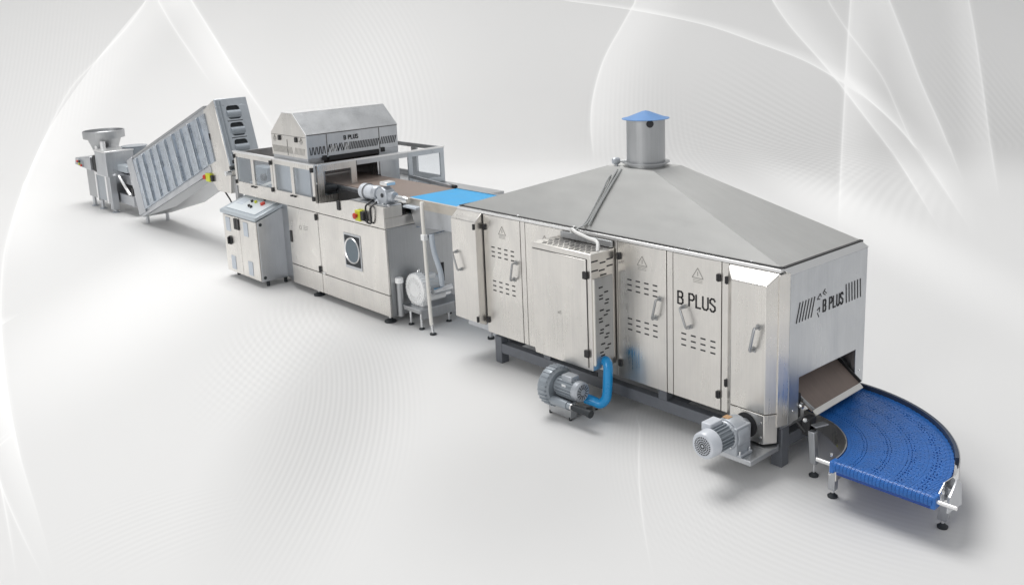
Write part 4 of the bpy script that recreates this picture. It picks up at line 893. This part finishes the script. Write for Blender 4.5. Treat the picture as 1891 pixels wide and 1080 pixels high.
MB().box(-11.55, -10.75, 5.44, 5.66, 1.165, 1.22).box(-11.5, -11.15, 5.5, 5.64, 1.22, 1.42).build('drive_unit', MOTOR, pm, bevel=.01)
MB().bar((-11.14, 5.40, 1.20), (-10.78, 5.40, 1.30), .03, .03).build('link_bar', CREAM, pm)
# top gear motor
q = MB()
q.lathe([(0, 0), (.06, 0), (.085, .012), (.088, .09), (.078, .10), (.078, .26), (0, .26)], (-8.87, 5.50, 1.385), X_, 28)
tm = q.build('belt_motor', ALUL, pm)
MB().lathe([(.088, .088), (.0895, .09), (.0895, .1), (.088, .102)], (-8.87, 5.50, 1.385), X_, 28).build('band', SEAM, tm)
q = MB().cyl((-8.62, 5.50, 1.385), (-8.56, 5.50, 1.385), .088, .075).cyl((-8.56, 5.50, 1.385), (-8.50, 5.50, 1.385), .06)
q.lathe([(0, 0), (.095, 0), (.105, .02), (.105, .10), (.09, .13), (0, .135)], (-8.44, 5.44, 1.375), Y_, 8)
q.cyl((-8.44, 5.50, 1.375), (-8.30, 5.52, 1.375), .07, .055).cyl((-8.55, 5.46, 1.33), (-8.50, 5.47, 1.26), .04)
q.build('gearbox', ALU, tm, bevel=.008)
MB().box(-8.49, -8.36, 5.46, 5.58, 1.49, 1.53).build('gearbox_lid', TRIM, tm, bevel=.008)
MB().lathe([(0, .006), (.022, .005), (.025, 0), (0, 0)], (-8.42, 5.437, 1.39), -Y_, 16).build('oil_plug', RUBBER, tm)
q = MB().cyl((-8.32, 5.53, 1.36), (-8.17, 5.55, 1.355), .04, .034).cyl((-8.17, 5.55, 1.355), (-8.11, 5.555, 1.352), .042, .03); q.build('coupling', CHROME, tm)
b = MB()
for x in (-8.53, -8.40, -8.30): b.cyl((x, 5.43, 1.285), (x, 5.43, 1.31), .015)
b.box(-8.56, -8.28, 5.41, 5.58, 1.292, 1.302); b.build('mounting_plate', CHROME, tm)

# ================================================================ BLUE BELT CONVEYOR
bc = thing('belt_conveyor', 'short flat conveyor with sky-blue belt bridging the press machine and the oven', 'conveyor', (-7.7, 6.0, 0))
MB().box(-8.335, -7.005, 5.715, 6.36, 1.30, 1.338).cyl((-8.335, 5.715, 1.319), (-8.335, 6.36, 1.319), .019).build('belt', SKYB, bc)
MB().box(-8.33, -7.005, 5.68, 5.712, 1.245, 1.343).build('side_frame', BROWN if False else mat('beige_steel', (.60, .56, .50), .4, .6, .04, (10, 60, 60), .07), bc)
MB().box(-8.33, -7.005, 6.362, 6.39, 1.245, 1.345).build('side_frame', STEELD, bc)
MB().box(-7.02, -7.0, 5.70, 6.40, 1.36, 1.40).build('infeed_guard', BLACK, bc)
MB().prism([(-8.285, 5.684, 1.27), (-7.02, 5.684, 1.27), (-7.02, 5.684, 1.10), (-8.19, 5.684, 1.045), ], (0, .008, 0)).prism([(-8.285, 5.686, 1.245), (-8.19, 5.686, 1.03), (-8.19, 6.36, 1.03), (-8.285, 6.36, 1.245)], (.01, 0, 0)).build('drip_tray', STEELC, bc)
MB().box(-8.285, -8.05, 5.60, 5.678, 1.255, 1.275).build('tray_lip', GREYP, bc)
lg = MB().tube([(-7.95, 5.62, 1.335), (-7.935, 5.60, 1.325), (-7.895, 5.57, 1.24), (-7.74, 5.485, .23), (-7.712, 5.479, .10)], .020, 12, 4)
lo = lg.build('leg', CREAM, bc)
MB().cyl((-7.74, 5.485, .23), (-7.70, 5.477, .02), .017).build('leg_tip', CHROME, lo)
MB().lathe([(0, 0), (.035, 0), (.037, .012), (.02, .024), (0, .024)], (-7.70, 5.477, 0), Z_, 18).build('foot', RUBBER, lo)
MB().bar((-7.86, 5.55, 1.0), (-7.90, 6.35, 1.0), .03, .03).build('cross_bar', STEELD, bc)
MB().box(-7.89, -7.83, 5.525, 5.575, .965, 1.03).build('pipe_clamp', WHITE, bc, bevel=.006)
for (x, y) in ((-7.90, 6.33), (-7.15, 5.80), (-7.15, 6.33)):
    MB().cyl((x, y, .02), (x, y, 1.25), .02).build('leg', STEELC, bc); MB().cyl((x, y, 0), (x, y, .02), .036).build('foot', RUBBER, bc)
MB().tube([(-7.83, 5.62, 1.02), (-7.80, 5.62, .85), (-7.76, 5.66, .62), (-7.80, 5.70, .47)], .028, 12, 6).build('suction_hose', GREYP, bc)

# white blower on its stool
st = thing('steel_stool', 'small steel stool on four thin feet under the white blower', 'stool', (-8.05, 5.7, 0))
MB().box(-8.215, -7.905, 5.475, 6.08, .205, .218).build('top', STEELC, st)
MB().box(-7.917, -7.908, 5.49, 5.93, .105, .205).build('apron', STEELD, st)
MB().box(-8.21, -7.92, 5.478, 5.487, .17, .2045).build('apron', STEELD, st)
for x, y in ((-8.15, 5.52), (-7.93, 5.50), (-7.93, 5.86), (-8.15, 6.03)):
    l = MB().cyl((x, y, .015), (x, y, .205), .014).build('leg', CHROME, st)
    MB().lathe([(0, 0), (.03, 0), (.032, .01), (.016, .022), (0, .022)], (x, y, 0), Z_, 18).build('foot', RUBBER, l)
wb = thing('side_channel_blower', 'white side channel blower with ribbed round housing on the small steel stool', 'blower', (-8.05, 5.7, .22))
wh, wm = blower(wb, (-8.085, 5.60, .395), Y_, X_, .172, WHITE, WHITE, .22, ribs=30)
MB().box(-8.19, -7.98, 5.56, 5.66, .2185, .26).build('foot_bracket', WHITE, wb, bevel=.006)
MB().lathe([(.010, 0), (.018, -.006), (.024, 0), (.018, .006), (.010, 0)], (-8.085, 5.61, .59), Y_, 16).build('lifting_eye', CHROME, wb)
MB().cyl((-8.0, 5.62, .30), (-8.0, 5.86, .30), .045).build('silencer', WHITE, wb)
q = MB().cyl((-8.0, 5.86, .30), (-8.0, 5.93, .30), .036).cyl((-7.99, 5.88, .31), (-7.99, 5.88, .38), .018).cyl((-7.92, 5.66, .38), (-7.92, 5.90, .38), .04); q.build('outlet_pipe', CHROME, wb)
g = MB()
for i in range(24):
    a = 2 * PI * i / 24
    d = V((math.cos(a), 0, math.sin(a)))
    g.obox(V((-8.085, 5.534, .395)) + d * .115, d, Y_.cross(d), Y_, .07, .007, .008)
g.build('face_ribs', WHITE, wh)

# ================================================================ CONTROL CABINET
cbn = thing('control_cabinet', 'stainless steel control cabinet with sloping pale blue button panel beside the press machine', 'cabinet', (-11.2, 5.3, 0))
cx0, cx1 = -11.68, -10.735
cbd = MB().prism([(cx0, 5.10, .075), (cx0, 5.10, .845), (cx0, 5.49, .985), (cx0, 5.49, .075)], (cx1 - cx0, 0, 0)).build('cabinet_shell', STEELC, cbn, bevel=.006)
for x0, x1 in ((cx0 + .006, -11.225), (-11.215, cx1 - .012)): MB().box(x0, x1, 5.084, 5.099, .085, .835).build('door', STEEL, cbn, bevel=.004)
ld = MB().prism([(cx0 - .02, 5.06, .85), (cx0 - .02, 5.06, .895), (cx0 - .02, 5.49, 1.043), (cx0 - .02, 5.49, .99)], (cx1 - cx0 + .04, 0, 0)).build('lid', PANEL, cbn, bevel=.008)
sn = V((0, -.326, 1)).normalized(); su = V((0, 1, .344)).normalized()
def onlid(x, k, o=0): return V((x, 5.06 + .43 * k, .895 + .148 * k)) + V((0, -.325, .946)) * o
cp = MB().obox(onlid((cx0 + cx1) / 2, .53, .006), X_, su, V((0, -.325, .946)), .80, .36, .012).build('button_panel', PANELW, ld, bevel=.004)
MB().obox(onlid(-11.47, .55, .0125), X_, su, V((0, -.325, .946)), .17, .13, .004).build('display', GREYP, ld)
for x, k, m_, r in ((-11.27, .62, BLACK, .018), (-11.17, .62, YEL, .018), (-11.17, .40, BLACK, .018), (-11.10, .38, BLACK, .018), (-11.07, .80, BLACK, .017), (-10.98, .62, RED, .032)):
    MB().lathe([(0, .03), (r, .026), (r, 0), (0, 0)], onlid(x, k, .012), V((0, -.325, .946)), 16).build('push_button', m_, ld)
for x, z in ((-11.53, .715), (-11.03, .712), (-11.47, .215), (-10.99, .215)): MB().box(x - .06, x + .06, 5.078, 5.084, z - .09, z + .09).build('filter_vent', GREYP, cbn, bevel=.002)
MB().box(-11.345, -11.285, 5.07, 5.084, .675, .815).build('ammeter', BLACK, cbn, bevel=.003)
MB().box(-11.275, -11.21, 5.07, 5.084, .675, .815).build('ammeter', BLACK, cbn, bevel=.003)
sw = MB().lathe([(0, .02), (.055, .018), (.06, 0), (0, 0)], (-11.505, 5.084, .505), -Y_, 20).build('main_switch', BLACK, cbn)
MB().box(-11.515, -11.495, 5.04, 5.066, .46, .55).build('switch_lever', BLACK, sw, bevel=.004)
for z in (.80, .125): MB().lathe([(0, .008), (.018, .006), (.022, 0), (0, 0)], (cx1, 5.14, z), X_, 16).build('corner_lock', RUBBER, cbn)
for x in (cx0 + .06, cx1 - .06):
    for y in (5.20, 5.44): MB().cyl((x, y, 0), (x, y, .076), .022).build('foot', RUBBER, cbn)

# ================================================================ INCLINED ELEVATOR
el = thing('inclined_elevator', 'tilted steel elevator with ribbed blue-grey cover rising to an upright windowed head', 'elevator', (-14.5, 5.9, 0))
O = V((-16.41, 5.6, 1.045)); D = V((.953, 0, .303)).normalized(); Nn = V((-D.z, 0, D.x))   # D along the slope, Nn perpendicular upwards
DEP = .47
def L2(s, n, y=0): return O + D * s + Nn * n + Y_ * y
Ls = 3.48
MB().prism([L2(0, -.93), L2(0, 0), L2(Ls, 0), L2(Ls, -.93)], (0, DEP, 0)).build('housing', STEELC, el, bevel=.01)
MB().prism([L2(-.01, -.95, -.03), L2(-.02, .012, -.03), L2(.24, .012, -.03), L2(.30, -.95, -.03)], (0, DEP + .04, 0)).build('end_post', STEELC, el, bevel=.01)
MB().prism([L2(.24, .015, -.012), L2(Ls, .015, -.012), L2(Ls, -.02, -.012), L2(.24, -.02, -.012)], (0, DEP + .02, 0)).build('top_rail', STEELD, el)
cov = MB()
cov.prism([L2(.30, -.90, -.02), L2(.26, -.04, -.02), L2(Ls - .02, -.09, -.02), L2(Ls - .04, -.78, -.02)], (0, .02, 0))
co = cov.build('ribbed_cover', BLUEGREY, el)
rb = MB(); random.seed(11)
for i in range(9):
    s_ = .42 + i * .345; k = i / 9
    rb.bar(L2(s_ + .05, -.87 + k * .10, -.03), L2(s_, -.06 - .03 * k, -.03), .030, .040 if i % 2 else .022, -Y_)
rb.build('cover_ribs', BLUEST, co, bevel=.008)
rb = MB()
for i in range(9):
    s_ = .47 + i * .345; k = i / 9
    rb.bar(L2(s_ + .05, -.87 + k * .10, -.021), L2(s_, -.06 - .03 * k, -.021), .012, .02 if i not in (5,) else .05, -Y_)
rb.build('rib_gaps', BLUEGREY, co)
MB().prism([L2(.05, -.955, -.02), L2(3.25, -.80, -.02), L2(3.25, -.90, -.02), L2(.1, -1.0, -.02)], (0, DEP + .02, 0)).build('bottom_rail', STEELC, el, bevel=.006)
MB().prism([L2(.12, -1.0, .0), L2(1.6, -1.10, .0), L2(3.2, -1.0, .0), L2(3.2, -.89, .0)], (0, DEP, 0)).build('lower_tray', STEELD, el, bevel=.006)
# head
HP = [L2(Ls - .02, .0), L2(Ls + .13, .07), L2(Ls + .42, .04), L2(Ls + .42, -.90), L2(Ls + .36, -1.30), L2(Ls - .02, -1.13)]
HP = [V((-13.12, 5.6, 2.06)), V((-12.77, 5.6, 2.21)), V((-12.44, 5.6, 1.24)), V((-12.50, 5.6, .92)), V((-12.90, 5.6, .915)), V((-13.18, 5.6, 1.12))]
hb = MB().prism([p + V((0, -.006, 0)) for p in HP], (0, .479, 0)).build('head_box', STEEL, el, bevel=.01)
HO = V((-12.77, 5.6, 2.21)); HDn = (V((-12.44, 5.6, 1.24)) - HO).normalized(); HN = V((-HDn.z, 0, HDn.x)); HN = HN if HN.x > 0 else -HN
def HPt(y, d, o=0): return HO + Y_ * y + HDn * d + HN * o
fp = MB()
def hrect(mb, y0, y1, d0, d1, o0, o1): mb.obox(HPt((y0 + y1) / 2, (d0 + d1) / 2, (o0 + o1) / 2), Y_, HDn, HN, y1 - y0, d1 - d0, o1 - o0)
hrect(fp, 0, .475, 0, .10, .0, .03); hrect(fp, 0, .475, .80, 1.02, .0, .03); hrect(fp, 0, .13, .10, .80, 0, .03); hrect(fp, .35, .475, .10, .80, 0, .03)
fpo = fp.build('head_panel', BLUEST, el, bevel=.006)
fq = MB(); hrect(fq, .02, .04, .03, .98, .03, .045); hrect(fq, .07, .085, .03, .98, .03, .042); fq.build('panel_bead', MOTOR, fpo)
w_ = MB(); hrect(w_, .13, .35, .10, .80, -.004, .004); w_.build('window_well', RUBBER, el)
for d0, d1 in ((.10, .31), (.345, .55), (.585, .80)):
    bz_ = MB(); n_ = 6; ring = []
    yc, dc, hy, hdd, rad = .24, (d0 + d1) / 2, .11, (d1 - d0) / 2, .045
    def rr_(hy, hd_, rad):
        o = []
        for sx, sy, a_ in ((1, 1, 0), (-1, 1, 90), (-1, -1, 180), (1, -1, 270)):
            for k in range(n_ + 1):
                q_ = math.radians(a_ + 90 * k / n_); o.append((yc + sx * (hy - rad) + rad * math.cos(q_), dc + sy * (hd_ - rad) + rad * math.sin(q_)))
        return o
    inn = rr_(hy - .012, hdd - .008, rad); ou = rr_(hy + .006, hdd + .012, .012); m_ = len(inn)
    vs = [HPt(a, b, .012) for a, b in inn] + [HPt(a, b, .012) for a, b in ou] + [HPt(a, b, .034) for a, b in inn] + [HPt(a, b, .034) for a, b in ou]
    fs = []
    for k in range(m_):
        l_ = (k + 1) % m_
        fs += [(2 * m_ + k, 2 * m_ + l_, 3 * m_ + l_, 3 * m_ + k), (k, l_, 2 * m_ + l_, 2 * m_ + k), (m_ + k, m_ + l_, 3 * m_ + l_, 3 * m_ + k), (k, l_, m_ + l_, m_ + k)]
    bz_.add(vs, fs).build('window_bezel', BLUEST, el)
    MB().cyl(HPt(.14, dc + .02, .0), HPt(.34, dc + .02, .0), .060, seg=24).build('roller', MOTOR, el)
for i, y in enumerate((.06, .18, .28, .42)):
    k = MB().lathe([(0, .05), (.022, .045), (.024, 0), (0, 0)], HPt(y, .90, .03), HN, 14).build('clamp_knob', BLACK, el)
MB().cyl(HPt(-.02, .99, .06), HPt(.36, .96, .05), .030).build('end_roller', RUBBER, el)
MB().cyl((-12.44, 5.52, 1.22), (-12.44, 5.60, 1.22), .035).build('roller_bearing', CHROME, el)
MB().box(-13.02, -12.98, 5.585, 5.60, 1.60, 1.73).build('door_latch', BLACK, el)
MB().box(-12.52, -12.36, 5.63, 6.0, .93, 1.18).build('head_foot_box', STEELD, el, bevel=.01)
MB().box(-12.49, -12.41, 5.66, 5.74, .02, .95).build('support_column', STEELD, el)
MB().tube([(-12.75, 5.62, .93), (-12.62, 5.63, .82), (-12.52, 5.63, .72)], .012, 6).build('stay_cable', BLACK, el)
ee = MB().box(-13.20, -13.06, 5.55, 5.60, 1.03, 1.15).build('emergency_stop', YEL, el, bevel=.01)
MB().lathe([(0, .05), (.035, .045), (.035, 0), (0, 0)], (-13.20, 5.57, 1.09), V((-.9, -.5, 0)), 16).build('push_button', RED, ee)
MB().box(-13.055, -13.0, 5.56, 5.60, 1.04, 1.13).build('cable_gland', BLACK, el, bevel=.01)
MB().box(-16.33, -16.27, 5.56, 5.575, .45, .58).build('door_latch', BLACK, el)
for (x, y) in ((-16.02, 5.66), (-16.02, 6.0), (-12.45, 5.90)):
    MB().cyl((x, y, 0), (x, y, .16 if x < -14 else .94), .03).build('support_foot', STEELC if x < -14 else STEELD, el)
MB().cyl((-12.45, 5.70, 0), (-12.45, 5.70, .03), .05).build('support_foot', RUBBER, el)

# ================================================================ DOUGH MACHINE
dm = thing('dough_divider', 'small steel dough divider with round funnel hopper at the far left end of the line', 'bakery machine', (-18.1, 5.9, 0))
MB().box(-18.66, -18.12, 5.58, 6.12, .19, .80).build('side_cabinet', STEELD, dm, bevel=.01)
MB().box(-18.12, -17.56, 5.60, 6.15, .19, .70).build('body', STEELC, dm, bevel=.01)
fd = MB().box(-18.07, -17.62, 5.57, 5.60, .20, .66).build('door', MOTOR, dm, bevel=.004)
b = MB().box(-18.14, -18.07, 5.555, 5.60, .17, .71).box(-17.62, -17.54, 5.555, 5.60, .17, .68).box(-18.07, -17.62, 5.555, 5.60, .655, .70)
b.build('door_trim', TRIM, dm)
pn = MB().prism([(-19.05, 5.50, .76), (-18.95, 5.50, .90), (-18.15, 5.50, .97), (-18.15, 5.50, .72)], (0, .5, 0)).build('control_box', STEELC, dm, bevel=.01)
MB().prism([(-18.93, 5.49, .78), (-18.72, 5.49, .90), (-18.52, 5.49, .86), (-18.55, 5.49, .75)], (0, .01, 0)).build('button_panel', MOTOR, dm)
for x, z, m_ in ((-18.80, .84, RED), (-18.70, .80, YEL), (-18.68, .85, BLACK), (-18.60, .78, RED)): MB().cyl((x, 5.49, z), (x, 5.465, z), .022).build('push_button', m_, dm)
MB().box(-18.15, -18.0, 5.55, 5.9, .70, 1.0).build('gear_case', BLACK, dm, bevel=.02)
MB().box(-17.98, -17.42, 5.55, 6.05, .66, 1.09).build('head_block', STEELC, dm, bevel=.01)
MB().box(-17.99, -17.41, 5.54, 6.06, 1.09, 1.12).build('head_lid', TRIM, dm, bevel=.008)
MB().lathe([(0, 0), (.21, 0), (.215, .02), (.20, .04), (.20, .18), (.225, .20), (.225, .21), (0, .21)], (-17.62, 6.15, .94), Z_, 40).build('drum', MOTOR, dm)
MB().box(-17.6, -17.0, 5.9, 6.5, .70, .93).build('outfeed_housing', STEELC, dm, bevel=.02)
MB().box(-17.50, -17.0, 5.74, 5.90, .75, .87).build('outfeed_window', PANEL, dm, bevel=.01)
MB().box(-17.56, -17.0, 5.80, 6.42, .52, .70).build('chute_box', STEELC, dm, bevel=.01)
MB().box(-17.54, -16.9, 5.86, 6.40, .36, .52).build('chute_opening', DARK, dm)
MB().box(-17.56, -16.75, 5.72, 6.42, .18, .36).build('lower_beam', STEELC, dm, bevel=.006)
MB().bar((-17.30, 5.70, .68), (-16.95, 5.74, .36), .04, .03, -Y_).build('guide_strip', TRIM, dm)
for x, y in ((-18.57, 5.63), (-18.10, 5.62), (-17.50, 5.64), (-17.2, 6.38), (-18.57, 6.05)):
    l = MB().cyl((x, y, .02), (x, y, .20), .035 if y < 6 else .03).build('leg', STEELC, dm)
    MB().lathe([(0, 0), (.062, 0), (.065, .015), (.03, .035), (0, .035)], (x, y, 0), Z_, 16).build('foot', ALU, l)
MB().box(-17.56, -17.44, 5.58, 5.70, .06, .68).build('corner_post', STEELC, dm, bevel=.006)
hc = (-18.42, 5.90)
hp = MB().lathe([(.11, -.02), (.14, .0), (.285, .40), (.29, .425), (.28, .43), (.13, .02)], (*hc, .84), Z_, 48).build('hopper', STEELD, dm)
MB().lathe([(.25, .0), (.36, .0), (.365, .01), (.365, .135), (.36, .14), (.345, .14), (.34, .02), (.25, .015)], (*hc, 1.265), Z_, 56).build('hopper_rim', STEELD, hp)
MB().lathe([(0, .012), (.30, .012), (.345, .05)], (*hc, 1.30), Z_, 48).build('hopper_inside', STEELD, hp)
for dx in (-.02, .30): MB().cyl((hc[0] + .12 + dx, 5.72, 1.08), (hc[0] + .12 + dx, 5.72, 1.24), .045).build('clamp', TRIM, dm)
